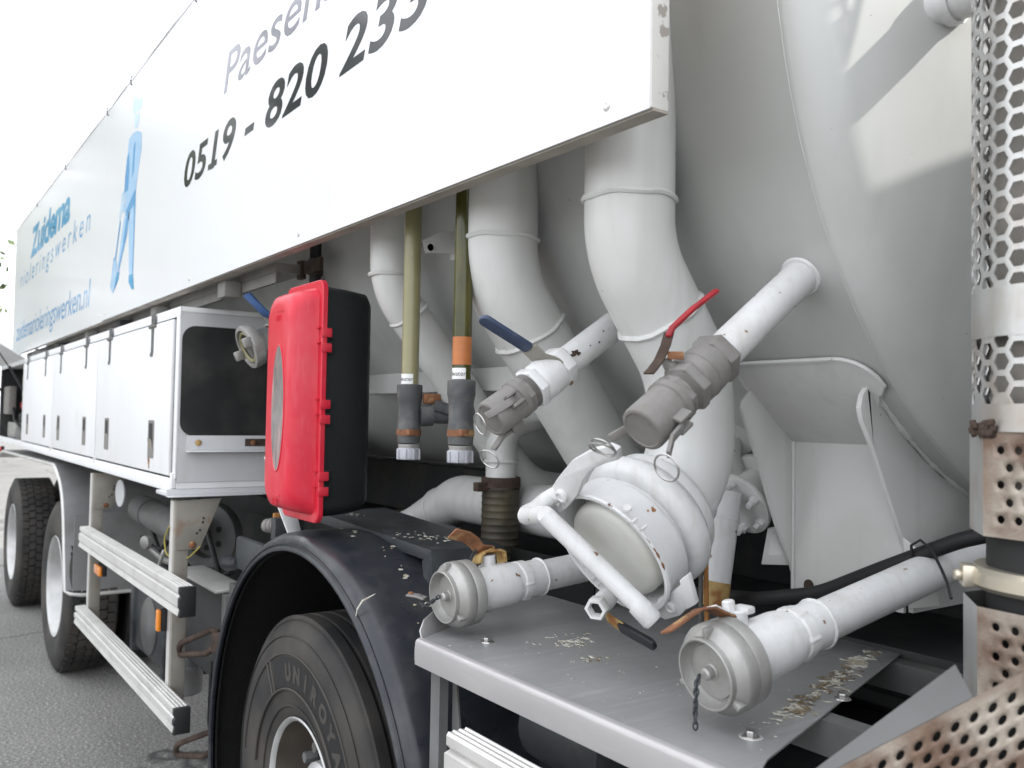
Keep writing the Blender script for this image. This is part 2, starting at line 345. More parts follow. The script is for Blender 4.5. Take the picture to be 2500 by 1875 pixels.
wb.tube(rngc, .0022, 6, closed=True).build('weld_seam', 'paint_tank', tank)
# pipe stub on dome at the top right, seen from below
pb = MB().tube([(-.86, .413, 2.245), (-.625, .413, 2.245)], .033, 28)
pb.ring((-.772, .413, 2.245), (1, -.2, -.1), .036, .007)
pb.lathe((-.735, .413, 2.245), (1, 0, 0), [(0, .038), (.016, .038)], 28)
pb.build('tank_nozzle', 'paint_fit', tank)
# lug plate on the tank shell
lg = MB().prism([(-1.9, .15, 2.02), (-1.9, .16, 1.992), (-1.9, .245, 2.0), (-1.9, .24, 2.05), (-1.9, .215, 2.055)], (.008, 0, 0))
lg.lathe((-1.889, .172, 2.006), (1, 0, 0), [(0, .013), (.001, .013)], 12)
lg.obox((-1.895, .255, 2.025), (0, 1, 0), (0, 0, 1), (1, 0, 0), .006, .038, .03)
lg.build('lug_plate', 'paint', T, bevel=.002)
MB().lathe((-1.891, .172, 2.006), (1, 0, 0), [(0, .009), (.003, .009)], 12).build('hole_rust', 'rust_dark', T)

# ---------------- big suction pipes with weld beads
def bead(mb, c, d, R, r=.0058):
    a, b_, d = basis(d); c = Vector(c); pts = []
    for i in range(64):
        q = 2*math.pi*i/64; k_ = min(1., R/.08)**2; rr = R+(.0004*math.sin(i*1.9)+.0008*random.random())*k_
        pts.append(c+(a*math.cos(q)+b_*math.sin(q))*rr+d*(.0016*math.sin(i*.55)+.0008*random.random())*k_)
    mb.tube(pts, r, 6, closed=True)
def pipe(name, pts, r, fr, welds, label, material='paint'):
    path = fillet(pts, fr, 12)
    o = MB().tube(path, r, 40).build(name, material, T, ang=60, label=label)
    for c, d in welds:
        wbm = MB(); bead(wbm, c, d, r); wbm.build('weld_bead', material, o)
    return o
x1 = -1.21
pipe('suction_pipe', [(x1, .198, 3.1), (x1, .198, 1.90), (x1, .355, 1.69), (x1, .365, 1.486), (x1, .20, 1.384)], .082, .20,
     [((x1, .198, 1.995), (0, 0, 1)), ((x1, .278, 1.793), (0, -.6, .8)), ((x1, .30, 1.444), (0, -.85, -.527))],
     'thick grey pipe bending down to the big capped coupling')
x2p = -1.63
pipe('suction_pipe', [(x2p, .20, 3.1), (x2p, .20, 1.90), (x2p, .62, 1.36), (x2p, .75, 1.34)], .083, .24,
     [((x2p, .20, 1.987), (0, 0, 1)), ((x2p, .285, 1.790), (0, -.6, .8))], 'thick grey pipe bending inward behind the blue handled valve')
x3p = -2.1
pipe('suction_pipe', [(x3p, .175, 3.1), (x3p, .175, 1.93), (x3p, .62, 1.40), (x3p, .9, 1.36)], .054, .20,
     [((x3p, .175, 1.963), (0, 0, 1)), ((x3p, .232, 1.865), (0, -.6, .8))], 'thinner grey pipe bending inward behind the clouded sight tube')

# ---------------- horizontal pipe with elbow, vertical spout and hose
pipe('cross_pipe', [(-2.9, .62, 1.16), (-2.72, .62, 1.22), (-2.45, .62, 1.34), (-1.62, .62, 1.345), (-1.45, .75, 1.33)], .073, .16,
     [((-2.56, .62, 1.29), (.9, 0, .4))], 'grey horizontal pipe with an elbow low under the tank')
MB().lathe((-2.95, .62, 1.14), (.95, 0, .31), [(0, .09), (.14, .09)], 32).build('rubber_sleeve', 'hose_brown', T, bevel=.004)
sp = pipe('spout_pipe', [(-2.05, .66, 1.62), (-2.05, .50, 1.57), (-2.05, .50, 1.36)], .0425, .07,
          [((-2.05, .50, 1.478), (0, 0, 1))], 'short grey pipe elbow running down into a ribbed hose')
hz = []; z = 1.425
while z > 1.10:
    hz += [(-(z-1.425), .0515), (-(z-1.425)+.0035, .0535), (-(z-1.425)+.007, .0515)]; z -= .0185
hz.append((.33, .0515))
MB().lathe((-2.05, .50, 1.405), (0, 0, -1), hz, 32).build('ribbed_hose', 'hose_brown', T, label='brown ribbed suction hose hanging from a short pipe')
hc = MB().lathe((-2.05, .50, 1.435), (0, 0, -1), [(0, .054), (.028, .054)], 32)
hc.obox((-2.05+.0, .437, 1.41), (1, 0, 0), (0, 1, 0), (0, 0, 1), .012, .02, .012)
hc.build('hose_clamp', 'rust_dark', T, bevel=.002)

# ---------------- ball valves with capped cam couplings
def text_mesh(txt, size=1., bold=0., shear=0., spacing=1.):
    cu = bpy.data.curves.new('t', 'FONT'); cu.body = txt; cu.size = size; cu.offset = bold; cu.shear = shear; cu.space_character = spacing
    cu.resolution_u = 4
    o = bpy.data.objects.new('t', cu); COL.objects.link(o)
    dg = bpy.context.evaluated_depsgraph_get(); me = bpy.data.meshes.new_from_object(o.evaluated_get(dg))
    bpy.data.objects.remove(o); bpy.data.curves.remove(cu)
    return me
def hexbolt(mb, c, d, r=.008, h=.007, washer=True):
    if washer: mb.lathe(c, d, [(0, r*1.5), (.0015, r*1.5)], 16); mb.hexn(c, d, .0015, .0015+h, r)
    else: mb.hexn(c, d, 0, h, r)
def grip(name, p0, p1, wdir, wd, th, m, parent):
    """flat dipped handle with rounded ends between p0 and p1"""
    p0, p1 = Vector(p0), Vector(p1); d_ = (p1-p0).normalized(); w_ = Vector(wdir); w_ = (w_-d_*w_.dot(d_)).normalized(); n_ = d_.cross(w_)
    pts = []
    for c, s0 in ((p1-d_*wd, -90), (p0+d_*wd*.5, 90)):
        for k in range(9):
            t_ = R_(s0+180*k/8); q = wd if s0 < 0 else wd*.5; pts.append(c+d_*math.cos(t_)*q+w_*math.sin(t_)*wd)
    return MB().prism([p-n_*th/2 for p in pts], n_*th).build(name, m, parent, bevel=th*.36, seg=3)
def camvalve(P_end, d, length, body_m, label, cap_m='cast_dark'):
    """P_end: centre of cap face; d: outward direction"""
    d = Vector(d).normalized(); e = Vector(P_end)
    v = empty('ball_valve', e-d*.16, label, parent=T)
    o = e-d*length
    pm = MB().lathe(o, d, [(0, .0302), (length-.19, .0302)], 32)
    pm.build('valve_pipe', 'paint_fit', v)
    wm = MB(); bead(wm, o+d*.002, d, .0325, .0045); wm.build('weld_bead', 'paint_fit', v)
    # body: from -0.215 to -0.1
    bo = MB().hexn(e, d, -.208, -.180, .0430); bo.build('hex_nut', body_m, v, bevel=.0015)
    MB().lathe(e, d, [(-.181, .035), (-.178, .039), (-.165, .0402), (-.150, .0402), (-.1495, .0412), (-.1465, .0412), (-.146, .0402), (-.132, .0402), (-.126, .037), (-.124, .034)], 36).build('valve_body', body_m, v)
    MB().hexn(e, d, -.126, -.106, .0432).build('hex_nut', body_m, v, bevel=.0015)
    th = MB(); pr = []
    for i in range(6): pr += [(-.107+i*.0028, .0335), (-.1056+i*.0028, .036)]
    pr.append((-.088, .034)); th.lathe(e, d, pr, 32); th.build('thread', cap_m, v)
    MB().hexn(e, d, -.094, -.078, .0385).build('adapter_nut', cap_m, v, bevel=.0015)
    MB().lathe(e, d, [(-.08, .034), (-.077, .0388), (-.066, .0388), (-.064, .0358), (-.06, .0355), (-.006, .0368), (-.002, .0360), (0, .034), (.0005, .030), (-.0008, .0285), (-.0008, .01)], 40).build('cap', cap_m, v)
    return v, e, d
def camlever(v, e, d, side, swing, m='cast_dark', rings=1):
    """cam arm on the cap at the given side direction with pull ring"""
    s = Vector(side); s = (s-d*s.dot(d)).normalized(); tng = d.cross(s)
    p0 = e-d*.045+s*.040
    lugm = MB()
    for q in (-1, 1): lugm.obox(p0+tng*q*.011, s, d, tng, .009, .014, .0035)
    lugm.build('cam_lug', m, v, bevel=.002)
    sw = Vector(swing).normalized()
    pts = [p0, p0+d*.012+s*.006, p0+d*.02+sw*.015, p0+d*.02+sw*.045]
    MB().strip(pts, tng*.007, .006).build('cam_arm', m, v, bevel=.0012)
    q = pts[-1]
    for k in range(rings):
        MB().ring(q+sw*.012+Vector((0, 0, -.008))+d*.004*k, (d+tng*(.25+.3*k)).normalized(), .0205, .0017, 28, 6).build('pull_ring', 'bright_steel', v)
d_r = Vector((0.02, -.815, -.577)).normalized()
v, e, d = camvalve((-.968, .008, 1.584), d_r, .46, 'cast_dark', 'bare metal ball valve with a red lever handle and grey cap')
camlever(v, e, d, (-1, -.1, -.3), (-.75, -.45, -.5), rings=2)
camlever(v, e, d, (1, .1, -.45), (.25, -.5, -.75))
# stem + red handle
st = MB().lathe((-.975, .095, 1.655), (-.35, -.38, .85), [(0, .016), (.022, .016), (.024, .011), (.036, .011)], 16)
st.hexn((-.985, .08, 1.68), (-.35, -.38, .85), .0, .014, .009); st.build('stem', 'cast_dark', v)
MB().strip([(-.985, .036, 1.668), (-.985, .045, 1.676), (-.985, .058, 1.690), (-.98, .066, 1.712), (-.975, .068, 1.732)], (.0065, .0045, 0), .004).build('handle_plate', 'rust_dark', v, bevel=.001)
MB().obox((-.972, .079, 1.697), (.7, .7, 0), (-.7, .7, 0), (0, 0, 1), .012, .004, .006).build('handle_stop', 'rust', v, bevel=.001)
MB().strip([(-.975, .066, 1.724), (-.972, .071, 1.738), (-.966, .108, 1.769), (-.96, .156, 1.802)], (.0042, .003, -.001), .0085).build('handle_grip', 'handle_red', v, bevel=.0035, seg=3)
def pipe_label(c, ax, r, a0, a1, w_, m, parent, txt=None):
    a_, b_, ax = basis(ax); vs_ = []; n = 10
    for k in range(2):
        for i in range(n+1): t_ = R_(a0+(a1-a0)*i/n); vs_.append(Vector(c)+ax*w_*k+(a_*math.cos(t_)+b_*math.sin(t_))*r)
    MB().add(vs_, [(i, i+1, n+2+i, n+1+i) for i in range(n)]).build('sticker', m, parent)
    if txt:
        me = text_mesh(txt, w_*.75); 
        for v_ in me.vertices:
            t_ = R_(a0)+.1+v_.co.x/r*.9; q = Vector(c)+ax*(w_*.25+v_.co.y)+(a_*math.cos(t_)+b_*math.sin(t_))*(r+.0003); v_.co = q
        me.name = 'lettering'; me.materials.append(MATS['letter_dark']); o = bpy.data.objects.new('lettering', me); COL.objects.link(o); attach(o, parent)
pipe_label(Vector((-.968, .008, 1.584))-d_r*.232, -d_r, .0304, 120, 220, .016, 'sticker', v, 'afvalwater')
d_b = Vector((0.0, -.837, -.547)).normalized()
v, e, d = camvalve((-1.40, .03, 1.594), d_b, .62, 'paint_fit', 'grey painted ball valve with a blue lever handle')
camlever(v, e, d, (.75, -.2, .3), (-.25, -.75, -.45))
camlever(v, e, d, (-.2, .3, -1), (-.35, -.4, -.8))
st = MB().lathe((-1.395, .155, 1.678), (.15, -.5, .85), [(0, .02), (.018, .02), (.02, .011), (.035, .011)], 16); st.build('stem', 'paint_fit', v)
MB().strip([(-1.383, .182, 1.694), (-1.385, .160, 1.708), (-1.39, .132, 1.716), (-1.395, .113, 1.733)], (.017, .004, .006), .0045).build('handle_plate', 'bracket', v, bevel=.001)
MB().hexn((-1.386, .158, 1.709), (.15, -.3, .9), 0, .010, .0095).build('hex_nut', 'paint_fit', v)
grip('handle_grip', (-1.396, .116, 1.731), (-1.41, .010, 1.785), (.0145, 0, .0065), .0135, .010, 'handle_blue', v)
chp = []
for c_, r_ in (((.21, 1.725), .010), ((.222, 1.716), .007), ((.2, 1.72), .005), ((.256, 1.768), .0035), ((.285, 1.767), .0025), ((.243, 1.745), .0025)):
    nn = Vector((.93, -.18+.5*(c_[0]-.24), .3+random.uniform(-.35, .35))).normalized(); nn = (nn-d_b*nn.dot(d_b)).normalized(); base = Vector((-1.40, c_[0], c_[1])); ax = Vector((-1.40, .03, 1.594))-d_b*((base-Vector((-1.40, .03, 1.594))).dot(-d_b))
    chp.append((ax+nn*.0304, r_, nn))
mbc = MB()
for c_, r_, nn in chp:
    k = 11; a1, b1, _ = basis(nn); pts = [c_+nn*.0003+(d_b*math.cos(6.283*i/k)+nn.cross(d_b)*math.sin(6.283*i/k)*.8)*r_*random.uniform(.4, 1.1) for i in range(k)]
    mbc.add(pts+[p+nn*.0012 for p in pts], [(i, (i+1) % k, k+(i+1) % k, k+i) for i in range(k)]+[tuple(range(k, 2*k))])
o = mbc.build('paint_chips', 'rust_dark', v); o['kind'] = 'stuff'

# ---------------- large capped coupling on the first pipe
cpl = empty('lever_coupling', (-1.21, .25, 1.415), 'large white painted lever coupling with a round blank lid', parent=T)
dc = Vector((.02, -.85, -.527)).normalized(); Oc = Vector((-1.21, .178, 1.37))
MB().lathe(Oc, dc, [(-.19, .082), (-.165, .0845), (-.150, .098), (-.140, .110), (-.134, .114), (-.118, .114), (-.116, .108), (-.108, .106)], 64).build('flange_ring', 'paint_fit', cpl)
MB().lathe(Oc, dc, [(-.112, .104), (-.108, .121), (-.101, .1295), (-.091, .133), (-.080, .133), (-.070, .1295), (-.063, .121), (-.060, .106), (-.046, .104)], 64).build('bulge_ring', 'paint_fit', cpl)
MB().lathe(Oc, dc, [(-.049, .100), (-.0485, .116), (-.045, .1205), (-.038, .1225), (.006, .1225), (.011, .1255), (.016, .127), (.019, .1245), (.0185, .118), (.010, .1165), (-.044, .1145)], 64, cap=False).build('collar', 'paint_rust', cpl)
MB().lathe(Oc, dc, [(-.03, .097), (.000, .0965), (.008, .094), (.0125, .089), (.014, .081), (.0145, .06), (.0145, .02)], 64).build('lid', 'lid_paint', cpl)
a_, b_, _ = basis(dc)
for t0, t1 in ((168, 214), (286, 306), (238, 246)):
    pts = [Oc+dc*.0165+(a_*math.cos(R_(t0+(t1-t0)*i/16))+b_*math.sin(R_(t0+(t1-t0)*i/16)))*(.1245+.001*random.random()) for i in range(17)]
    MB().tube(pts, [.0006+.0028*random.random()*math.sin(math.pi*i/16) for i in range(17)], 6).build('rust_edge', 'rust', cpl)
lb = MB().tube([(-1.262, .058, 1.430), (-1.258, .062, 1.424), (-1.116, .160, 1.279)], .0168, 24); lb.build('lever_bar', 'paint_fit', cpl, ang=50)
MB().lathe((-1.128, .151, 1.290), (.6, .41, -.69), [(0, .0185), (.036, .0185), (.042, .0145)], 24).build('bar_end', 'paint_fit', cpl)
yk = [(-1.06, .052, 1.54), (-1.054, .044, 1.556), (-1.072, .04, 1.562), (-1.122, .045, 1.552), (-1.179, .055, 1.533), (-1.238, .073, 1.502), (-1.295, .093, 1.468), (-1.315, .1, 1.45), (-1.312, .113, 1.43), (-1.295, .116, 1.428), (-1.256, .107, 1.445), (-1.205, .09, 1.474), (-1.175, .076, 1.50), (-1.14, .064, 1.52), (-1.10, .058, 1.532)]
MB().prism([Vector(p)-dc*.004 for p in yk], dc*.014).build('yoke_plate', 'paint_fit', cpl, bevel=.003)
MB().tube([(-1.385, .105, 1.415), (-1.345, .10, 1.427), (-1.30, .09, 1.45), (-1.26, .08, 1.468)], [.019, .0195, .0175, .013], 20).build('lever_socket', 'paint_fit', cpl, bevel=.004)
MB().tube([(-1.365, .09, 1.417), (-1.30, .075, 1.425), (-1.262, .058, 1.430)], [.017, .0165, .0155], 20).build('lever_arm', 'paint_fit', cpl)
rv = MB().lathe(Vector((-1.247, .088, 1.468)), dc, [(0, .013), (.012, .013), (.014, .009), (.011, .008)], 20)
rv.lathe(Vector((-1.268, .096, 1.453)), dc, [(0, .005), (.011, .005)], 12)
rv.build('pivot_pin', 'paint_fit', cpl)
MB().prism([Vector(p)-dc*.004 for p in [(-1.15, .228, 1.292), (-1.10, .215, 1.315), (-1.063, .204, 1.336), (-1.058, .21, 1.318), (-1.075, .228, 1.293), (-1.111, .243, 1.268), (-1.156, .253, 1.251), (-1.183, .249, 1.258)]], dc*.013).build('yoke_plate', 'paint_rust', cpl, bevel=.003)
MB().prism([Vector(p)+dc*.008 for p in [(-1.062, .198, 1.345), (-1.035, .19, 1.36), (-1.046, .221, 1.307), (-1.075, .229, 1.292)]], dc*.01).build('strap', 'paint_rust', cpl, bevel=.002)
rv = MB().lathe(Vector((-1.125, .235, 1.283)), dc, [(0, .013), (.013, .013), (.015, .009), (.012, .008)], 20); rv.build('pivot_pin', 'paint_fit', cpl)
dx = MB().obox((-1.225, .212, 1.318), a_, b_, dc, .022, .013, .012); dx.hexn((-1.213, .213, 1.309), dc, .008, .024, .012); dx.build('lid_catch', 'paint_fit', cpl, bevel=.004)
for p_ in ((-1.10, .112, 1.43), (-1.085, .12, 1.42), (-1.292, .19, 1.30), (-1.282, .195, 1.292)):
    MB().lathe(p_, -dc, [(0, .0035), (.012, .0025)], 8).build('weld_tack', 'paint_fit', cpl)
MB().lathe((-1.118, .118, 1.452), (.5, -.45, .74), [(0, .008), (.003, .007)], 14).build('rivet', 'paint_fit', cpl)
# drain valve below
dr = empty('drain_valve', (-1.25, .19, 1.25), 'small white drain tap with a black lever under the big lid', parent=T)
dd = Vector((.42, -.87, -.22)).normalized(); do = Vector((-1.252, .212, 1.286))
MB().lathe(do, dd, [(-.03, .012), (.022, .012), (.024, .016), (.028, .0175), (.040, .0188), (.054, .0188), (.058, .0175), (.072, .0175)], 24).build('valve_body', 'paint_fit', dr)
MB().lathe(do, dd, [(.070, .019), (.072, .0208), (.090, .0208), (.0915, .0195), (.0915, .0145), (.076, .0135)], 6, cap=False).build('hex_nut', 'paint_fit', dr)
MB().lathe(do, dd, [(.0765, .0140), (.0768, .004)], 20).build('bore', 'chassis', dr)
MB().strip([(-1.228, .166, 1.262), (-1.226, .170, 1.250), (-1.216, .176, 1.241), (-1.190, .180, 1.233)], (.004, -.006, .010), .004).build('handle_plate', 'ochre', dr, bevel=.0008)
grip('handle_grip', (-1.202, .179, 1.2355), (-1.112, .18, 1.219), (.002, -.006, .010), .0115, .0095, 'handle_black', dr)

# ---------------- threaded couplings with blind caps and chains
def chain(name, pts, parent, m='shelf_metal', r=.0016, L=.011):
    pts = [Vector(p) for p in pts]; mb = MB(); k = 0
    for i in range(len(pts)-1):
        seg = pts[i+1]-pts[i]; n = max(1, round(seg.length/(L*.78)))
        for j in range(n):
            c = pts[i]+seg*((j+.5)/n); a, b_, d = basis(seg); side = a if k % 2 else b_; k += 1
            loop = []
            for q in range(12):
                t_ = 2*math.pi*q/12; loop.append(c+d*math.cos(t_)*L*.55+side*math.sin(t_)*L*.3)
            mb.tube(loop, r, 5, closed=True)
    return mb.build(name, m, parent)
def storz(e, d, length, label, wear):
    d = Vector(d).normalized(); e = Vector(e)
    v = empty('outlet_valve', e-d*.15, label, parent=T)
    MB().lathe(e-d*length, d, [(0, .0335), (length-.235, .0335)], 36).build('outlet_pipe', 'paint_fit', v)
    MB().lathe(e, d, [(-.25, .0345), (-.245, .0385), (-.205, .0385), (-.203, .042), (-.185, .042), (-.182, .0395), (-.17, .0395), (-.168, .044), (-.155, .046), (-.10, .047), (-.09, .0445), (-.075, .043), (-.062, .043)], 40).build('valve_body', 'paint_fit', v)
    MB().hexn(e, d, -.206, -.180, .0445).build('hex_nut', 'paint_fit', v, bevel=.002)
    wm = MB(); bead(wm, e-d*.244, d, .0385, .003); wm.build('weld_bead', 'paint_fit', v)
    MB().lathe(e, d, [(-.07, .043), (-.068, .062), (-.064, .0665), (-.046, .0672), (-.0425, .0655), (-.042, .060)], 56).build('coupling_ring', 'cast_alu', v)
    MB().lathe(e, d, [(-.042, .061), (-.0415, .0665), (-.038, .068), (-.022, .068), (-.018, .066), (-.008, .0565), (-.006, .054), (.002, .0535), (.0035, .052), (.003, .0495), (-.010, .0485), (-.0155, .044), (-.0155, .0405), (-.0125, .0395), (-.0125, .012)], 56, cap=True).build('cap', 'cast_alu', v)
    a, b_, _ = basis(d)
    for q in range(3):
        t_ = R_(25+120*q); u = a*math.cos(t_)+b_*math.sin(t_); tg = d.cross(u)
        MB().obox(e+u*.0605-d*.010, u, tg, d, .0075, .0045, .008).build('lug', 'cast_alu', v, bevel=.0018)
    MB().lathe(e, d, [(-.013, .0125), (-.0115, .0125), (-.010, .0095), (.0005, .0095), (.0035, .007), (.0042, .003)], 24).build('cap_pin', 'cast_alu', v)
    return v, e, d
v, e, d = storz((-.914, .088, 1.2335), (-.045, -.98, -.19), .95, 'nearer capped outlet valve with a hanging chain and peeling rusty lever', 1)
MB().lathe((-.92, .165, 1.282), (0, -.1, 1), [(0, .022), (.008, .022), (.012, .0145), (.034, .0145), (.036, .012)], 20).build('stem', 'paint_fit', v)
MB().obox((-.917, .172, 1.317), (.97, .2, 0), (-.2, .97, 0), (0, -.1, 1), .014, .012, .006).build('stem_block', 'paint_fit', v, bevel=.004)
MB().lathe((-.925, .150, 1.314), (-.1, -.1, 1), [(0, .010), (.016, .0095), (.018, .007)], 8).build('stem_nut', 'paint_fit', v)
MB().strip([(-.92, .152, 1.306), (-.922, .132, 1.313), (-.925, .108, 1.3235), (-.925, .083, 1.3245), (-.925, .050, 1.312), (-.925, .018, 1.300)], (.0085, .002, .003), .004).build('lever', 'rust', v, bevel=.001)
MB().strip([(-.92, .150, 1.3095), (-.922, .132, 1.316), (-.925, .110, 1.3265)], (.0080, .002, .003), .002).build('peeling_paint', 'paint_rust', v)
chain('chain', [(-.917, .078, 1.232), (-.915, .070, 1.222), (-.914, .068, 1.200), (-.914, .067, 1.178), (-.912, .066, 1.160)], v)
v, e, d = storz((-1.595, .052, 1.2305), (0, -.993, -.085), .75, 'farther capped outlet valve with a rusty curled lever beside the mudguard', 2)
pipe_label(e-d*.262, -d, .0337, 200, 262, .022, 'cast_dark', v)
MB().lathe((-1.6, .165, 1.278), (0, -.05, 1), [(0, .022), (.006, .022), (.009, .015), (.03, .015)], 20).build('stem', 'paint_fit', v)
MB().strip([(-1.6, .200, 1.288), (-1.6, .197, 1.309), (-1.6, .185, 1.314), (-1.6, .150, 1.314), (-1.6, .138, 1.306), (-1.6, .135, 1.290)], (.0135, .002, .004), .006).build('lever_bracket', 'ochre', v, bevel=.001)
MB().lathe((-1.6, .168, 1.315), (0, 0, 1), [(0, .012), (.009, .011)], 6).build('stem_nut', 'ochre', v)
MB().strip([(-1.6, .165, 1.317), (-1.603, .142, 1.320), (-1.606, .132, 1.335), (-1.607, .112, 1.348), (-1.609, .078, 1.357)], (.0125, .003, .0105), .0045).build('lever', 'rust', v, bevel=.001)
chain('chain', [(-1.6, .045, 1.232), (-1.622, .035, 1.214), (-1.64, .03, 1.204), (-1.655, .035, 1.214), (-1.668, .04, 1.222)], v)
chain('chain', [(-1.61, .142, 1.322), (-1.60, .118, 1.300), (-1.60, .105, 1.285)], v)
MB().strip([(-1.655, .045, 1.218), (-1.672, .035, 1.222), (-1.690, .022, 1.223)], (-.008, .010, .0), .004).build('chain_tab', 'cast_dark', v, bevel=.001)
MB().lathe((-1.685, .026, 1.2255), (0, 0, 1), [(0, .006), (.003, .005)], 12).build('tab_bolt', 'rust', v)

# ---------------- platform
pf = empty('platform', (-1.3, .4, 1.15), 'grey metal platform with a bent front lip under the valves', parent=T)
ZP = 1.15
top = [(-1.605, .012, ZP), (-.76, .012, ZP), (-.80, .085, ZP), (-1.06, .87, ZP), (-1.92, .87, ZP), (-1.90, .50, ZP), (-1.66, .10, ZP)]
MB().prism([Vector(p) for p in top], (0, 0, -.003)).build('deck_sheet', 'steel_plate', pf)
lp_ = MB(); pr = [(.014, ZP+.0005), (.007, ZP-.0008), (.002, ZP-.004), (0, ZP-.010), (0, ZP-.052), (.003, ZP-.052), (.003, ZP-.012), (.012, ZP-.004)]
vs_ = []
for x in (-1.615, -.70):
    for y_, z_ in pr: vs_.append((x, y_, z_))
n = len(pr); lp_.add(vs_, [(i, (i+1) % n, n+(i+1) % n, n+i) for i in range(n)]+[tuple(range(n)), tuple(range(2*n-1, n-1, -1))])
lp_.build('front_lip', 'lip_plate', pf, ang=50)
MB().prism([(-1.6155, .0005, ZP-.012), (-1.622, .003, ZP-.020), (-1.625, .004, ZP-.032), (-1.622, .003, ZP-.044), (-1.6155, .0005, ZP-.052)], (0, .003, 0)).build('lip_end', 'lip_plate', pf)
# upturned rounded left flange
fl = [(-1.61, .01, ZP-.002), (-1.635, .06, ZP-.002), (-1.69, .16, ZP-.002), (-1.80, .33, ZP-.002), (-1.82, .34, ZP+.035), (-1.72, .17, ZP+.045), (-1.665, .075, ZP+.042), (-1.637, .03, ZP+.03), (-1.622, .012, ZP+.012)]
MB().prism(fl, (.003, .0015, 0)).build('side_flange', 'lip_plate', pf, bevel=.001)
for (x, y, s) in ((-.868, .132, 1.), (-1.514, .108, 1.), (-.905, .40, .9)):
    bm_ = MB(); bm_.lathe((x, y, ZP), (0, 0, 1), [(0, .0135), (.002, .0130), (.0022, .009)], 24); bm_.hexn((x, y, ZP), (0, 0, 1), .002, .0095, .0085); bm_.build('bolt', 'bright_steel', pf)
MB().lathe((-.868, .132, ZP), (0, 0, 1), [(0.0003, .017), (.0012, .0165)], 24).build('washer', 'alu', pf)
# deck supports
sp_ = MB().box(-1.60, -1.565, .03, .05, .70, ZP-.01); sp_.prism([(-1.565, .06, ZP-.01), (-1.53, .06, .95), (-1.53, .06, .78), (-1.565, .06, .74)], (0, .004, 0)); sp_.build('support_leg', 'under_grey', pf)
sp_ = MB().box(-1.60, -.72, .30, .34, ZP-.06, ZP-.006); sp_.box(-1.60, -.72, .70, .74, ZP-.06, ZP-.006); sp_.build('support_rail', 'under_grey', pf)

# droppings: thin crusty splats lying on surfaces
def splats(name, cs, parent, nrm=(0, 0, 1), lift=.0006, tall=.0008, m='dropping', ax0=None):
    mb = MB(); nv = Vector(nrm).normalized(); a, b_, _ = basis(nv)
    for c, r, st in cs:
        c = Vector(c)+nv*(lift+.0006*random.random()); k = 19; ax = random.random()*3.14 if ax0 is None else ax0+random.gauss(0, .35)
        pts = []
        for i in range(k):
            t_ = 2*math.pi*i/k; rr = r*(.35+.95*random.random()**1.3)
            u, w_ = rr*math.cos(t_)*st, rr*math.sin(t_)
            u, w_ = u*math.cos(ax)-w_*math.sin(ax), u*math.sin(ax)+w_*math.cos(ax)
            pts.append(c+a*u+b_*w_)
        tp = [c+(p-c)*.7+nv*tall for p in pts]
        mb.add(pts+tp, [(i, (i+1) % k, k+(i+1) % k, k+i) for i in range(k)]+[tuple(range(k, 2*k))])
    o = mb.build(name, m, parent, ang=80); o['kind'] = 'stuff'; return o
def scatter(cx, cy, n, sx, sy, r0, r1, z, st=1.6, rot=0.):
    out = []
    for i in range(n):
        u, w_ = random.gauss(0, sx), random.gauss(0, sy)
        out.append(((cx+u*math.cos(rot)-w_*math.sin(rot), cy+u*math.sin(rot)+w_*math.cos(rot), z), random.uniform(r0, r1), random.uniform(1, st)))
    return out
r31 = .31
wht = scatter(-.97, .47, 70, .014, .09, .001, .005, ZP, 4, r31)+scatter(-1.03, .64, 80, .012, .05, .001, .006, ZP, 4, r31)+scatter(-.905, .27, 60, .010, .05, .001, .005, ZP, 4, r31)
wht += scatter(-.975, .46, 7, .008, .08, .008, .013, ZP, 2, r31)+scatter(-1.035, .65, 8, .008, .05, .008, .014, ZP, 2, r31)+scatter(-.91, .26, 5, .006, .04, .007, .011, ZP, 2, r31)+scatter(-1.43, .25, 4, .012, .02, .007, .011, ZP, 2)
wht += scatter(-1.43, .25, 70, .022, .04, .001, .005, ZP, 3, .4)+scatter(-1.30, .205, 16, .010, .014, .001, .005, ZP, 3)+scatter(-1.25, .15, 60, .17, .06, .0006, .0018, ZP, 2)
random.shuffle(wht); splats('bird_droppings', wht[::2], pf); splats('bird_droppings', wht[1::3], pf, ax0=1.2)
splats('dried_dirt', scatter(-.985, .50, 34, .014, .07, .002, .008, ZP, 2.5, r31)+scatter(-.93, .33, 30, .012, .045, .002, .008, ZP, 2.5, r31)+scatter(-1.30, .21, 8, .008, .01, .002, .004, ZP, 2), pf, m='dropping_brown')

# ---------------- tank saddle
sd = empty('tank_saddle', (-1.08, .7, 1.15), 'folded grey steel saddle holding up the tank end', parent=T)
def on_tank(x, z, off=0.): return (x, 1.24-math.sqrt((1.03+off)**2-(z-2.42)**2), z)
padv = []; nx_, nz_ = 26, 14
outl = []
pad = MB(); 
zs = [1.712-(1.712-1.40)*k/nz_ for k in range(nz_+1)]
def padx(z):
    # rounded top corners
    dz = 1.712-z; l, r_ = -1.218, -.915
    if dz < .03: l += (.03-math.sqrt(max(0, .03**2-(.03-dz)**2)))
    if dz < .05: r_ -= (.05-math.sqrt(max(0, .05**2-(.05-dz)**2)))*1.4
    if dz > .05: r_ = max(-.953, -.915-(dz-.05)*1.6)
    return l, r_
rows = []
zz = [1.712-(.06)*(k/8)**2 for k in range(9)]+[1.652-.03*k for k in range(1, 9)]
vs_ = []; fs = []
for off in (.001, .009):
    for z in zz:
        l, r_ = padx(z)
        for i in range(13): vs_.append(on_tank(l+(r_-l)*i/12, z, off))
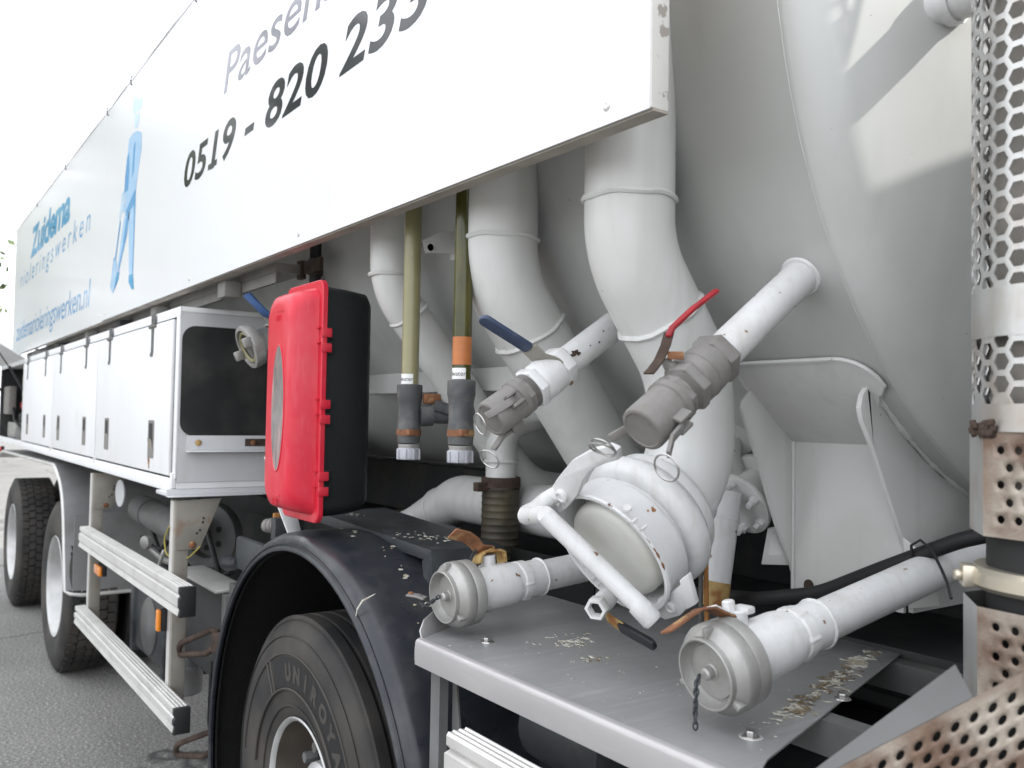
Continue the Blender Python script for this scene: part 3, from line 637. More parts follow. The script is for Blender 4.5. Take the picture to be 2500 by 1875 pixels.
nr = len(zz)
for k in range(nr-1):
    for i in range(12):
        for o_ in (0, nr*13): fs.append((o_+k*13+i, o_+k*13+i+1, o_+(k+1)*13+i+1, o_+(k+1)*13+i))
edge = [i for i in range(13)]+[k*13+12 for k in range(1, nr)]+[(nr-1)*13+i for i in range(11, -1, -1)]+[k*13 for k in range(nr-2, 0, -1)]
for q in range(len(edge)):
    a0, a1 = edge[q], edge[(q+1) % len(edge)]; fs.append((a0, a1, a1+nr*13, a0+nr*13))
pad.add(vs_, fs).build('saddle_pad', 'paint', sd, ang=40)
bt = []
for i in range(13): l, r_ = padx(1.712); bt.append(on_tank(l+(r_-l)*i/12, 1.712, .008))
wl = [on_tank(padx(z)[0], z, .006) for z in reversed(zz)]+bt+[on_tank(padx(z)[1], z, .006) for z in zz if z > 1.64]
MB().tube(wl, .005, 6).build('weld_bead', 'paint', sd)
def gusset(x, th, front, m='paint'):
    poly = [(x, y, z) for y, z in front]
    y_ = 1.24
    poly += [(x, y_, front[-1][1]), (x, y_, 1.392)]
    for k in range(1, 16):
        z = 1.392+(front[0][1]-1.392)*k/15; p = on_tank(x, z, .003); poly.append(p)
    return MB().prism(poly, (th, 0, 0)).build('gusset', m, sd, bevel=.003)
gusset(-.958, .010, [(.535, 1.668), (.517, 1.648), (.511, 1.627), (.517, 1.605), (.55, 1.557), (.592, 1.479), (.642, 1.392), (.668, 1.343), (.675, 1.25)])
gusset(-1.216, .010, [(.529, 1.660), (.508, 1.642), (.503, 1.626), (.512, 1.60), (.54, 1.544), (.609, 1.39), (.656, 1.307), (.665, 1.285), (.668, 1.25)])
MB().box(-1.206, -.958, .66, .668, 1.25, 1.57).build('web_plate', 'paint', sd)
wl = MB(); wl.tube([(-1.206+.248*i/20, .657+.001*random.random(), 1.566+.002*random.random()) for i in range(21)], .0055, 6)
wl.tube([(-1.203, .657, 1.25+.31*i/20) for i in range(21)], .004, 6); wl.build('weld_bead', 'paint', sd)
wl = MB(); wl.tube([on_tank(-.944, 1.665-.27*i/40+.003*random.random(), -.002) for i in range(41)], [.004+.005*random.random() for i in range(41)], 6); wl.build('weld_bead', 'paint', sd)
MB().prism([(-1.255, .62, 1.30), (-1.255, .64, 1.375), (-1.225, .65, 1.385), (-1.216, .67, 1.30)], (.0, .006, 0)).build('stiffener', 'paint', sd, bevel=.002)
MB().prism([(-.948, .64, 1.392), (-.90, .66, 1.35), (-.90, .68, 1.27), (-.948, .66, 1.26)], (0, .006, 0)).build('stiffener', 'paint', sd, bevel=.002)
MB().lathe((-1.165, .659, 1.268), (0, -1, 0), [(0, .012), (.0012, .012)], 16).build('plate_hole', 'rust_dark', sd)
MB().box(-.80, -.77, .70, .73, 1.372, 1.40).build('bolt_block', 'paint_fit', sd, bevel=.003)

# ---------------- flanged pipe beside the saddle
fp = empty('flanged_pipe', (-1.3, .55, 1.2), 'grey bolted flange and rust stained stub pipe beside the saddle', parent=T)
fd = Vector((-.02, -.846, -.53)).normalized(); fc = Vector((-1.307, .613, 1.422))
MB().lathe(fc, fd, [(-.008, .0735), (.004, .0735)], 48).build('flange', 'paint', fp, bevel=.002)
MB().lathe(fc-fd*.075, fd, [(-.01, .0735), (.004, .0735)], 48).build('flange', 'paint', fp, bevel=.002)
MB().lathe(fc-fd*.075, fd, [(0, .045), (.07, .045)], 36).build('spool', 'paint', fp)
a_, b_, _ = basis(fd)
for q in range(6):
    t_ = R_(20+60*q); u = a_*math.cos(t_)+b_*math.sin(t_)
    bm_ = MB(); bm_.hexn(fc+u*.058, fd, .004, .016, .0105); bm_.lathe(fc+u*.058, fd, [(.0, .006), (.030, .006)], 12); bm_.build('bolt', 'paint_fit', fp)
MB().lathe((-1.30, .572, 1.45), (0.0, -.19, -.98), [(0, .0265), (.05, .0265), (.051, .029), (.057, .029), (.0575, .0275), (.19, .0285)], 32).build('stub_pipe', 'paint_fit', fp)
MB().lathe((-1.30, .5365, 1.265), (0.0, -.19, -.98), [(0, .0289), (.035, .0293), (.05, .029)], 32).build('stub_end', 'ochre', fp)
MB().lathe((-1.36, .66, 1.575), (.5, -.7, -.3), [(0, .05), (.03, .05), (.034, .046)], 32).build('round_cover', 'paint', fp)
for q in range(5):
    t_ = R_(72*q+10); a2, b2, d2 = basis((.5, -.7, -.3)); p_ = Vector((-1.36, .66, 1.575))+(a2*math.cos(t_)+b2*math.sin(t_))*.042
    MB().lathe(p_, d2, [(0, .0065), (.045, .0065)], 10).build('bolt', 'paint_fit', fp)
MB().tube(fillet([(-1.36, .64, 1.55), (-1.35, .62, 1.52), (-1.36, .66, 1.48), (-1.34, .66, 1.46)], .02, 6), .03, 16).build('elbow_body', 'paint', fp)
MB().tube(fillet([(-1.315, .62, 1.462), (-1.30, .66, 1.475), (-1.29, .70, 1.455), (-1.30, .70, 1.43)], .02, 6), .011, 12).build('lifting_eye', 'paint', fp)

# ---------------- sight tubes
def sight(x, y, ztop, zbot, m, label, tape):
    v = empty('sight_tube', (x, y, zbot), label, parent=T)
    MB().lathe((x, y, zbot), (0, 0, 1), [(0, .0205), (ztop-zbot, .0205)], 32).build('tube', m, v)
    z = zbot
    MB().lathe((x, y, z-.125), (0, 0, 1), [(0, .0265), (.022, .0285), (.03, .0285), (.05, .0265), (.085, .027), (.103, .0295), (.105, .0305), (.136, .0305), (.138, .0285)], 32).build('sleeve', 'pvc_dark', v)
    MB().lathe((x, y, z-.108), (0, 0, 1), [(0, .0295), (.014, .0295)], 32).build('hose_clip', 'rust', v)
    MB().obox((x+.028, y-.012, z-.10), (1, 0, 0), (0, 1, 0), (0, 0, 1), .008, .008, .007).build('clip_screw', 'rust', v, bevel=.002)
    MB().lathe((x, y, z-.14), (0, 0, 1), [(0, .024), (.012, .026)], 32).build('collar', 'cast_alu', v)
    c = MB().lathe((x, y, z-.165), (0, 0, 1), [(0, .0235), (.003, .0255), (.026, .0265), (.028, .024)], 32)
    for q in range(8):
        t_ = 2*math.pi*q/8; c.obox((x+.0265*math.cos(t_), y+.0265*math.sin(t_), z-.152), (math.cos(t_), math.sin(t_), 0), (-math.sin(t_), math.cos(t_), 0), (0, 0, 1), .0025, .003, .0125)
    c.build('end_cap', 'pvc_cap', v, bevel=.001)
    if tape: MB().lathe((x, y, z+.045), (0, 0, 1), [(0, .0209), (.06, .0209)], 32, cap=False).build('tape_band', 'orange_tape', v)
    # curved sticker with lettering
    def wrap(mb_obj): pass
    vs_ = []; fs = []; n = 10; a0, a1 = R_(-150), R_(-8)
    for k in range(2):
        for i in range(n+1):
            t_ = a0+(a1-a0)*i/n; vs_.append((x+.0211*math.cos(t_), y+.0211*math.sin(t_), z+.014+.024*k))
    MB().add(vs_, [(i, i+1, n+2+i, n+1+i) for i in range(n)]).build('sticker', 'sticker', v)
    wrap_text('lettering', 'dwater', (x, y, z+.021), .0214, R_(-118), .0145, 'letter_dark', v)
    return v
def wrap_text(name, txt, o, r, a0, size, m, parent):
    me = text_mesh(txt, size)
    for v_ in me.vertices:
        t_ = a0+v_.co.x/r; z_ = v_.co.y; v_.co = (o[0]+r*math.cos(t_), o[1]+r*math.sin(t_), o[2]+z_)
    me.name = name; me.materials.append(MATS[m]); ob = bpy.data.objects.new(name, me); COL.objects.link(ob); attach(ob, parent); return ob
sight(-1.90, .13, 2.35, 1.66, 'tube_pale', 'clouded pale sight tube farther from the camera', False)
sv = sight(-1.65, .12, 2.35, 1.665, 'tube_green', 'dark green sight tube with an orange band', True)
# small ball valve between the sight tubes
bv = empty('gauge_valve', (-1.86, .2, 1.62), 'small valve with a flat black lever between the sight tubes', parent=T)
MB().lathe((-1.885, .15, 1.60), (.25, .95, .05), [(0, .026), (.03, .026), (.032, .02), (.06, .022), (.10, .022), (.102, .027), (.13, .027)], 24).build('valve_body', 'pvc_dark', bv)
MB().lathe((-1.84, .30, 1.607), (.25, .95, .05), [(0, .03), (.05, .03), (.052, .024), (.3, .024)], 24).build('union', 'paint_fit', bv)
MB().strip([(-1.86, .175, 1.625), (-1.845, .20, 1.617), (-1.80, .225, 1.607)], (0, .003, .013), .006).build('lever', 'handle_black', bv, bevel=.002)
MB().obox((-1.872, .175, 1.64), (1, 0, 0), (0, 1, 0), (0, 0, 1), .008, .022, .012).build('rusty_clip', 'rust', bv, bevel=.004)
# shelf channel and frame parts behind the tubes
MB().box(-2.85, -1.75, .46, .53, 1.67, 1.735).build('shelf_channel', 'paint', T, bevel=.004)

# ---------------- side board
sb = empty('signboard', (-4.9, 0, 2.05), 'long white lettered board along the upper side of the truck', parent=T)
for x0, x1_, zb in ((-2.1, -.952, 2.053), (-4.935, -2.1004, 2.053), (-8.80, -4.936, 2.047)):
    MB().box(x0, x1_, 0, .004, zb, 3.13).build('panel', 'sign_white', sb)
MB().box(-8.80, -.955, .0045, .034, 2.056, 3.125).build('board_core', 'sign_under', sb)
MB().box(-8.80, -.949, .006, .036, 2.050, 2.0555).build('bottom_trim', 'sign_under', sb)
MB().box(-.9545, -.9485, .001, .0355, 2.054, 3.13).build('end_trim', 'sign_edge', sb, bevel=.001)
MB().box(-8.81, -.95, -.002, .037, 3.1302, 3.137).build('top_trim', 'box_grey', sb)
for x in (-1.046, -2.30, -3.35, -4.85, -5.0, -6.2, -7.5):
    MB().lathe((x, 0, 2.082), (0, -1, 0), [(0, .0085), (.0015, .008), (.003, .005), (.0025, .003)], 16).build('rivet', 'alu', sb)
rp_ = MB()
hooks = (-2.35, -3.334, -4.373, -4.903, -6.178, -7.444, -8.748)
rope = []
for i in range(len(hooks)-1):
    for k in range(6):
        u = k/6; rope.append((hooks[i]+(hooks[i+1]-hooks[i])*u, -.004, 3.142-.006*math.sin(math.pi*u)))
MB().tube(rope, .0016, 6).build('rope', 'rope', sb)
for x in hooks:
    MB().tube([(x-.01, -.003, 3.145), (x, -.012, 3.135), (x+.008, -.016, 3.115), (x+.004, -.010, 3.095), (x-.004, -.006, 3.10)], .003, 8).build('rope_hook', 'shelf_metal', sb)
def sign_text(name, txt, x0, x1_, zb, h, bold, shear, spacing, m, y=-.0006, ref='0'):
    me = text_mesh(txt, 1., bold, shear, spacing)
    r = text_mesh(ref, 1., bold, 0, 1.); hh = max(v_.co.y for v_ in r.vertices)-min(0, min(v_.co.y for v_ in r.vertices)); bpy.data.meshes.remove(r)
    xs = [v_.co.x for v_ in me.vertices]; a, b2 = min(xs), max(xs)
    bpy.data.meshes.remove(me); seen = set()
    for k in range(1, len(txt)+1):
        if txt[k-1] == ' ': continue
        mk = text_mesh(txt[:k], 1., bold, shear, spacing)
        key = [(round(v_.co.x, 4), round(v_.co.y, 4)) for v_ in mk.vertices]
        keep = [i for i, q in enumerate(key) if q not in seen]; idx = {q: i for i, q in enumerate(keep)}; seen.update(key)
        vs2 = [(x0+(mk.vertices[i].co.x-a)/(b2-a)*(x1_-x0), y, zb+mk.vertices[i].co.y/hh*h) for i in keep]
        fs2 = [tuple(idx[i] for i in p.vertices) for p in mk.polygons if all(i in idx for i in p.vertices)]
        bpy.data.meshes.remove(mk)
        if txt[k-1] == '1':
            lo = [q[0] for q in vs2 if q[2] < zb+h*.1]; n0 = len(vs2); xl, xr = min(lo)-.030, max(lo)+.030
            vs2 += [(xl, y-.0001, zb), (xr, y-.0001, zb), (xr+.004, y-.0001, zb+h*.15), (xl+.004, y-.0001, zb+h*.15)]; fs2.append((n0, n0+1, n0+2, n0+3))
        ml = bpy.data.meshes.new('letter'); ml.from_pydata(vs2, [], fs2); ml.materials.append(MATS[m])
        o = bpy.data.objects.new('letter', ml); COL.objects.link(o); attach(o, sb)
sign_text('phone_number', '0519 - 820 233', -3.46, -1.60, 2.437, .126, .022, .22, 1.05, 'letter_dark')
sign_text('place_name', 'Paesens', -3.0, -2.05, 2.660, .130, .004, .22, 1.0, 'letter_reflect_grey', ref='P')
sign_text('company_name', 'Zuidema', -7.80, -6.02, 2.765, .225, .035, .18, .95, 'letter_blue', ref='Z')
sign_text('trade_name', 'rioleringswerken', -8.36, -5.34, 2.585, .135, -.004, .2, 1.45, 'letter_mid', ref='k')
sign_text('web_address', 'zuidemarioleringswerken.nl', -8.52, -5.27, 2.160, .150, .0, .16, .98, 'letter_mid', ref='k')
# the blue worker emblem, flat vinyl shapes (x along board, z up)
def vinyl(name, polys, m, y):
    mb = MB()
    for pl in polys: mb.add([(x, y, z) for x, z in pl], [tuple(range(len(pl)))])
    mb.build(name, m, em, clean=False)
em = sb
vinyl('emblem_hat', [[(-4.361, 3.045), (-4.30, 3.02), (-4.25, 3.00), (-4.20, 3.02), (-4.173, 3.003), (-4.19, 2.955), (-4.24, 2.945), (-4.29, 2.955), (-4.335, 2.95), (-4.37, 2.985)]], 'letter_faint', -.0007)
vinyl('emblem_face', [[(-4.33, 2.94), (-4.24, 2.935), (-4.235, 2.90), (-4.27, 2.875), (-4.32, 2.885)]], 'letter_faint', -.0007)
vinyl('emblem_jacket', [[(-4.43, 2.86), (-4.36, 2.87), (-4.27, 2.86), (-4.18, 2.83), (-4.17, 2.76), (-4.23, 2.66), (-4.26, 2.56), (-4.44, 2.545), (-4.50, 2.62), (-4.49, 2.70), (-4.46, 2.78)]], 'letter_pale', -.0007)
vinyl('emblem_shade', [[(-4.46, 2.78), (-4.42, 2.80), (-4.40, 2.70), (-4.42, 2.62), (-4.50, 2.62), (-4.49, 2.70)], [(-4.33, 2.80), (-4.29, 2.82), (-4.31, 2.68), (-4.35, 2.66)], [(-4.28, 2.60), (-4.255, 2.58), (-4.27, 2.53), (-4.44, 2.50), (-4.45, 2.53), (-4.34, 2.57)]], 'letter_mid', -.0009)
vinyl('emblem_arm', [[(-4.27, 2.64), (-4.26, 2.60), (-4.44, 2.53), (-4.50, 2.525), (-4.505, 2.56), (-4.42, 2.595), (-4.33, 2.645)]], 'letter_pale', -.0010)
vinyl('emblem_hand', [[(-4.555, 2.635), (-4.51, 2.63), (-4.49, 2.59), (-4.495, 2.545), (-4.55, 2.53), (-4.585, 2.50), (-4.595, 2.53), (-4.56, 2.58)]], 'letter_faint', -.0011)
vinyl('emblem_legs', [[(-4.455, 2.53), (-4.35, 2.545), (-4.40, 2.42), (-4.455, 2.37), (-4.56, 2.255), (-4.60, 2.26), (-4.545, 2.40), (-4.50, 2.48)], [(-4.40, 2.54), (-4.255, 2.555), (-4.258, 2.40), (-4.262, 2.215), (-4.345, 2.215), (-4.37, 2.38)]], 'letter_pale', -.0008)
vinyl('emblem_legs_shade', [[(-4.42, 2.52), (-4.385, 2.52), (-4.41, 2.41), (-4.50, 2.32), (-4.57, 2.255), (-4.585, 2.257), (-4.50, 2.37)], [(-4.29, 2.55), (-4.257, 2.55), (-4.258, 2.40), (-4.263, 2.216), (-4.28, 2.216), (-4.275, 2.38)]], 'letter_mid', -.0010)
vinyl('emblem_boots', [[(-4.60, 2.26), (-4.545, 2.255), (-4.56, 2.225), (-4.66, 2.175), (-4.64, 2.215)], [(-4.345, 2.214), (-4.26, 2.214), (-4.235, 2.138), (-4.285, 2.146), (-4.345, 2.185)]], 'letter_blue', -.0012)
vinyl('emblem_shovel', [[(-4.685, 2.345), (-4.60, 2.30), (-4.63, 2.22), (-4.676, 2.163), (-4.745, 2.20), (-4.715, 2.27)]], 'letter_pale', -.0011)
vinyl('emblem_shaft', [[(-4.575, 2.50), (-4.55, 2.50), (-4.64, 2.315), (-4.665, 2.325)], [(-4.685, 2.345), (-4.675, 2.34), (-4.735, 2.205), (-4.745, 2.20)]], 'letter_mid', -.0013)
# supports under the board, and the frame behind it with shade put into its grey
fr = MB().box(-8.7, -2.74, .10, .20, 2.045, 2.075); fr.box(-8.7, -2.74, .10, .106, 2.010, 2.0445); fr.build('board_frame', 'frame_shade_grey', T, bevel=.002)
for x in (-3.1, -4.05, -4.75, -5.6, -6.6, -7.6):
    MB().box(x-.04, x+.04, .04, .098, 1.993, 2.046).build('board_bracket', 'chassis' if x > -5 and x < -4.5 or x < -6 else 'frame_shade_grey', T, bevel=.002)
# hose coil on the cabinet roof near the open compartment
MB().tube(fillet([(-8.2, .08, 2.01), (-7.6, .05, 2.03), (-7.2, .10, 2.02), (-6.9, .2, 2.01)], .2, 6), .025, 12).build('roof_hose', 'under_grey', T)
# vertical black conduit with rusty clamp
MB().box(-2.93, -2.77, .24, .25, 1.45, 2.35).build('conduit_plate', 'paint_tank', T)
MB().tube([(-2.70, .215, 1.4), (-2.70, .215, 2.4)], .0185, 16).build('conduit', 'rubber', T)
cl = MB().box(-2.735, -2.60, .188, .20, 2.045, 2.085); cl.lathe((-2.70, .215, 2.04), (0, 0, 1), [(0, .024), (.05, .024)], 16); cl.box(-2.77, -2.735, .18, .20, 2.03, 2.09); cl.build('conduit_clamp', 'rust_dark', T, bevel=.003)

# ---------------- tool cabinet
tb = empty('tool_cabinet', (-6.5, .3, 1.31), 'white locker row with latched doors below the board', parent=T)
XE = -3.45
# shell as separate faces: roof, floor, back, end wall, dividers
MB().box(-9.6, XE-.002, .004, .62, 1.972, 1.992).build('roof_sheet', 'box_white', tb, bevel=.003)
MB().box(-9.6, XE-.002, .004, .62, 1.313, 1.335).build('floor_sheet', 'box_white', tb)
MB().box(-9.6, XE-.01, .60, .615, 1.336, 1.971).build('back_wall', 'box_grey', tb)
MB().box(XE-.012, XE, .004, .62, 1.336, 1.971).build('end_wall', 'box_grey', tb)
MB().box(-7.88, -7.86, .01, .60, 1.336, 1.971).build('divider', 'box_grey', tb)
MB().box(-9.62, -9.60, .0, .62, 1.32, 1.992).build('divider', 'box_grey', tb)
MB().box(-9.6, XE-.0, -.002, .004, 1.955, 1.9915).build('head_rail', 'box_white', tb, bevel=.002)
MB().box(-9.6, XE-.03, -.012, .004, 1.300, 1.350).build('sill_rail', 'box_white', tb, bevel=.004)
MB().box(XE-.04, XE-.0, -.004, .004, 1.3505, 1.9545).build('corner_post', 'box_white', tb, bevel=.002)
MB().box(XE-.031, XE-.006, -.014, .003, 1.315, 1.372).build('sill_end', 'box_white', tb, bevel=.003)
doors = ((-4.935, -3.515), (-6.375, -4.955), (-7.865, -6.395))
hinge0 = latch0 = None
for i, (xa, xb) in enumerate(doors):
    dz0, dz1 = 1.358, 1.948
    dm = MB().box(xa, xb, -.012, .003, dz0, dz1); dm.build('door', 'box_white', tb, bevel=.004)
hx = ((-3.81, -4.64), (-5.243, -6.075), (-6.70, -7.597)); lx = ((-3.79, -4.66), (-5.25, -6.11), (-6.69, -7.54))
def hinge_mesh():
    mb = MB().box(-.016, .016, -.015, -.010, -.002, .045)
    mb.lathe((-.04, -.013, -.008), (1, 0, 0), [(0, .006), (.08, .006)], 10)
    mb.box(-.012, .012, -.0155, -.012, -.115, -.012)
    for z in (.02, .035, -.05, -.095): mb.lathe((0, -.0155, z), (0, -1, 0), [(0, .007), (.002, .006)], 8)
    mb.box(-.022, .006, -.0155, -.012, -.128, -.112)
    return mb
def latch_frame(mb_frame=True):
    mb = MB(); mb.prism([(-.03, -.0125, -.075), (.03, -.0125, -.075), (.034, -.0125, -.07), (.034, -.0125, .07), (.03, -.0125, .076), (-.03, -.0125, .076), (-.034, -.0125, .07), (-.034, -.0125, -.07)], (0, -.0012, 0)); return mb
hm = hinge_mesh().build('hinge', 'under_grey', tb); hm.location = (0, 0, 0)
lm = latch_frame().build('latch_plate', 'cast_dark', tb)
lk = MB().box(-.02, .02, -.0145, -.0138, -.005, .064).build('latch_recess', 'chassis', tb)
lt = MB().prism([(-.022, -.0140, -.066), (.022, -.0140, -.066), (.022, -.0140, .004), (-.022, -.0140, .004)], (0, -.0022, 0)).build('latch_tongue', 'bracket', tb, bevel=.001)
first = True
for i in range(3):
    for k in range(2):
        h = hm if first else copyob(hm); h.location = (hx[i][k], 0, 1.948); h.scale = (1.4, 1, 1)
        for src in (lm, lk, lt):
            o = src if first else copyob(src); o.location = (lx[i][k], 0, 1.487); o.scale = (1.4, 1, 1)
            if src is lt and (i, k) in ((0, 0), (1, 1)): o.rotation_euler = (R_(10 if i == 0 else 16), 0, 0); o.location = (lx[i][k], -.004, 1.487)
        first = False
# rust stain / bare metal below the open latch
MB().add([(-3.83, -.0126, 1.45), (-3.80, -.0126, 1.40), (-3.805, -.0126, 1.372), (-3.815, -.0126, 1.366), (-3.835, -.0126, 1.40), (-3.842, -.0126, 1.43)], [(0, 1, 2, 3, 4, 5)]).build('rust_stain', 'rust', tb, clean=False)
for x in (-4.945, -6.385, -7.868): MB().box(x-.009, x+.009, -.016, .002, 1.335, 1.362).build('door_stop', 'alu', tb, bevel=.002)
# black rubber panel in the end wall
pts = []
for cx, cz, a0 in ((.60, 1.56, -90), (.60, 1.872, 0), (.058, 1.872, 90), (.058, 1.56, 180)):
    for k in range(7):
        t_ = R_(a0+90*k/6); pts.append((XE, cx+.05*math.cos(t_), cz+.05*math.sin(t_)))
MB().prism(pts, (.003, 0, 0)).build('end_panel', 'rubber_panel', tb)
# angle bar on the end wall carrying the cabinet for the extinguisher
bb = empty('mounting_bar', (XE, .3, 1.48), 'white slotted angle bar across the locker end', parent=T)
MB().box(XE+.0005, XE+.006, .035, .62, 1.455, 1.511).build('bar_plate', 'box_grey', bb, bevel=.002)
MB().box(XE+.0005, XE+.040, .033, .62, 1.450, 1.4545).build('bar_ledge', 'box_white', bb, bevel=.001)
MB().lathe((XE+.006, .076, 1.484), (1, 0, 0), [(0, .012), (.003, .012), (.006, .008)], 16).build('bolt', 'ochre', bb)
MB().box(XE+.0062, XE+.0075, .253, .40, 1.470, 1.499).build('slot', 'rust_dark', bb)
MB().lathe((XE+.0077, .285, 1.484), (1, 0, 0), [(0, .011), (.004, .011), (.007, .007)], 12).build('bolt', 'rust', bb)
bt_ = MB().box(XE-.012, XE-.004, -.03, .62, 1.284, 1.3125); bt_.box(XE-.012, XE+.03, -.03, .62, 1.284, 1.288); bt_.build('bottom_beam', 'box_grey', tb, bevel=.002)
MB().box(-3.62, -3.47, -.028, .1, 1.285, 1.30).build('beam_end', 'box_grey', tb, bevel=.003)
# arm down to the extinguisher cabinet
MB().prism([(-2.93, .145, 1.455), (-2.93, .21, 1.455), (-2.80, .21, 1.27), (-2.72, .20, 1.215), (-2.70, .145, 1.225), (-2.80, .135, 1.33)], (.01, .0, .0)).build('bracket_arm', 'box_white', T, bevel=.003)
# open compartment: raised flap, strut and gear inside
fd_ = MB().prism([(-9.6, .0, 1.985), (-7.90, .0, 1.985), (-7.90, -.34, 2.20), (-9.6, -.34, 2.20)], (0, .006, .012)); fd_.build('open_flap', 'box_white', tb, bevel=.004)
gs = MB().tube([(-7.98, -.22, 2.11), (-7.98, -.02, 1.80)], .005, 10); gs.tube([(-7.98, -.10, 1.93), (-7.98, .02, 1.72)], .011, 12); gs.build('gas_strut', 'chassis', tb)
gs = MB().tube([(-9.5, -.22, 2.11), (-9.5, .02, 1.72)], .009, 10); gs.build('gas_strut', 'chassis', tb)
MB().box(-9.598, -9.59, .004, .598, 1.337, 1.970).build('dark_sheet', 'chassis', tb)  # dark sheets added so the inside of the open compartment stays dark
MB().box(-9.585, -7.885, .20, .205, 1.337, 1.970).build('dark_sheet', 'chassis', tb)
gear = (('pump_block', (-9.4, -8.9, .05, .17, 1.35, 1.48), 'cast_alu'), ('control_box', (-9.5, -9.1, .02, .08, 1.55, 1.80), 'cast_dark'), ('red_box', (-9.0, -8.7, .10, .18, 1.60, 1.66), 'handle_red'),
        ('black_box', (-9.0, -8.7, .09, .18, 1.49, 1.56), 'rubber'), ('manual_pack', (-8.9, -8.7, .10, .19, 1.70, 1.90), 'tube_pale'), ('toolbag', (-8.9, -8.4, .06, .17, 1.34, 1.42), 'under_grey'), ('label_card', (-8.69, -8.68, .11, .17, 1.72, 1.80), 'sticker'))
for nm, bx_, mm in gear: MB().box(*bx_).build(nm, mm, tb, bevel=.008)
MB().tube(fillet([(-9.3, .03, 1.72), (-9.1, .06, 1.60), (-8.9, .05, 1.50), (-8.7, .12, 1.40)], .06, 6), .012, 10).build('gear_hose', 'rubber', tb)

# ---------------- side guard rails, posts and lamps
def rail(x0, x1_, ztop, h, label):
    v = empty('side_rail', ((x0+x1_)/2, 0, ztop-h/2), label, parent=T)
    pr = [(y_-.054, z_) for y_, z_ in ((.052, 0), (.045, .003), (.042, 0), (.032, .003), (.029, 0), (.019, .003), (.016, 0), (.008, .002), (.004, -.004), (.004, -.02), (.012, -.030), (0, -.034), (0, -h+.03), (.012, -h+.026), (.004, -h+.02), (0, -h), (.05, -h))]
    mb = MB(); vs_ = [(x, y, ztop+z) for x in (x0, x1_) for y, z in pr]; n = len(pr)
    mb.add(vs_, [(i, (i+1) % n, n+(i+1) % n, n+i) for i in range(n)]+[tuple(range(n)), tuple(range(2*n-1, n-1, -1))])
    mb.build('rail_profile', 'alu', v, ang=30)
    c = MB(); pc = [(y_-.054, z_) for y_, z_ in ((.054, .002), (-.002, .002), (-.002, -.02), (.004, -.03), (-.003, -.036), (-.003, -h+.03), (.003, -h+.024), (-.003, -h-.002), (.054, -h-.002))]
    c.prism([(x1_, y, ztop+z) for y, z in pc], (.022, 0, 0)); c.build('end_cap', 'rubber', v, bevel=.003)
    return v
rail(-5.05, -3.165, 1.004, .098, 'upper silver side rail ahead of the rear wheels')
rail(-5.105, -3.19, .592, .084, 'lower silver side rail ahead of the rear wheels')
rail(-1.404, .9, 1.032, .098, 'short end of a silver side rail below the platform')
for x, zt, lab in ((-3.51, 1.27, 'dirty beige guard post under the locker corner'), (-5.09, 1.275, 'dirty beige guard post beside the rear mudguard')):
    v = empty('guard_post', (x, .06, .45), lab, parent=T)
    MB().box(x, x+.065, .0, .052, .50, zt).build('post', 'bracket', v, bevel=.003)
    MB().box(x+.003, x+.045, -.0012, .0005, .5, zt-.004).build('post_edge', 'alu', v)
    MB().prism([(x+.066, .004, zt), (x+.066, .168, zt+.005), (x+.066, .097, zt-.17), (x+.066, .085, zt-.182), (x+.066, .004, zt-.182)], (.004, 0, 0)).build('gusset_plate', 'bracket', v, bevel=.001)
    for (y_, z_) in ((.103, -.068), (.101, -.083), (.091, -.112), (.080, -.123)):
        MB().lathe((x+.070, y_, zt+z_), (1, 0, 0), [(0, .0048), (.0010, .0048)], 10).build('hole', 'chassis', v)
    MB().lathe((x+.070, .064, zt-.165), (1, 0, 0), [(0, .013), (.004, .013), (.009, .007)], 12).build('bolt', 'rust', v)
MB().tube(fillet([(-3.50, -.006, 1.17), (-3.55, -.01, 1.12), (-3.52, -.008, 1.06), (-3.44, .05, 1.055), (-3.425, .09, 1.10)], .03, 6), .003, 6).build('loose_wire', 'yellow_wire', T)
def lamp(x, z, hw, hz_, y, m, label):
    v = empty('marker_lamp', (x, y, z), label, parent=T)
    MB().box(x-hw-.001, x+hw+.001, y, y+.02, z-hz_-.001, z+hz_+.001).build('housing', 'rubber', v, bevel=.004)
    MB().box(x-hw, x+hw, y-.016, y-.0005, z-hz_, z+hz_).build('lens', m, v, bevel=.006, seg=3)
lamp(-3.515, .823, .014, .040, -.022, 'lamp_orange', 'upright orange marker lamp on the guard post near the locker')
lamp(-4.83, .812, .070, .024, .01, 'lamp_orange', 'orange marker lamp beside the rear mudguard')
lamp(-9.45, 1.225, .06, .03, .01, 'lamp_red', 'red lamp at the far rear edge')
lamp(-7.0, .73, .03, .025, .22, 'lamp_orange', 'small orange lamp between the rear wheels')
# tie-down rings
for z in (.775, .41):
    MB().tube(fillet([(-3.30, .10, z-.02+.06), (-3.44, .03, z-.03+.0), (-3.46, .03, z-.075), (-3.31, .09, z-.045), (-3.25, .11, z+.0), (-3.26, .11, z+.04)], .045, 8), .011, 10, closed=True).build('tie_ring', 'rust_dark', T)
    MB().obox((-3.23, .12, z+.01), (1, .2, .2), (0, 1, 0), (0, 0, 1), .035, .025, .035).build('ring_mount', 'rust_dark', T, bevel=.006)
MB().box(-3.25, -3.21, .12, .16, .30, .95).build('mudguard_bracket', 'under_grey', T, bevel=.003)
MB().tube(fillet([(-3.20, .11, .73), (-3.32, .11, .70), (-3.33, .11, .46), (-3.22, .11, .47)], .015, 5), .006, 8).build('step_wire', 'chassis', T)

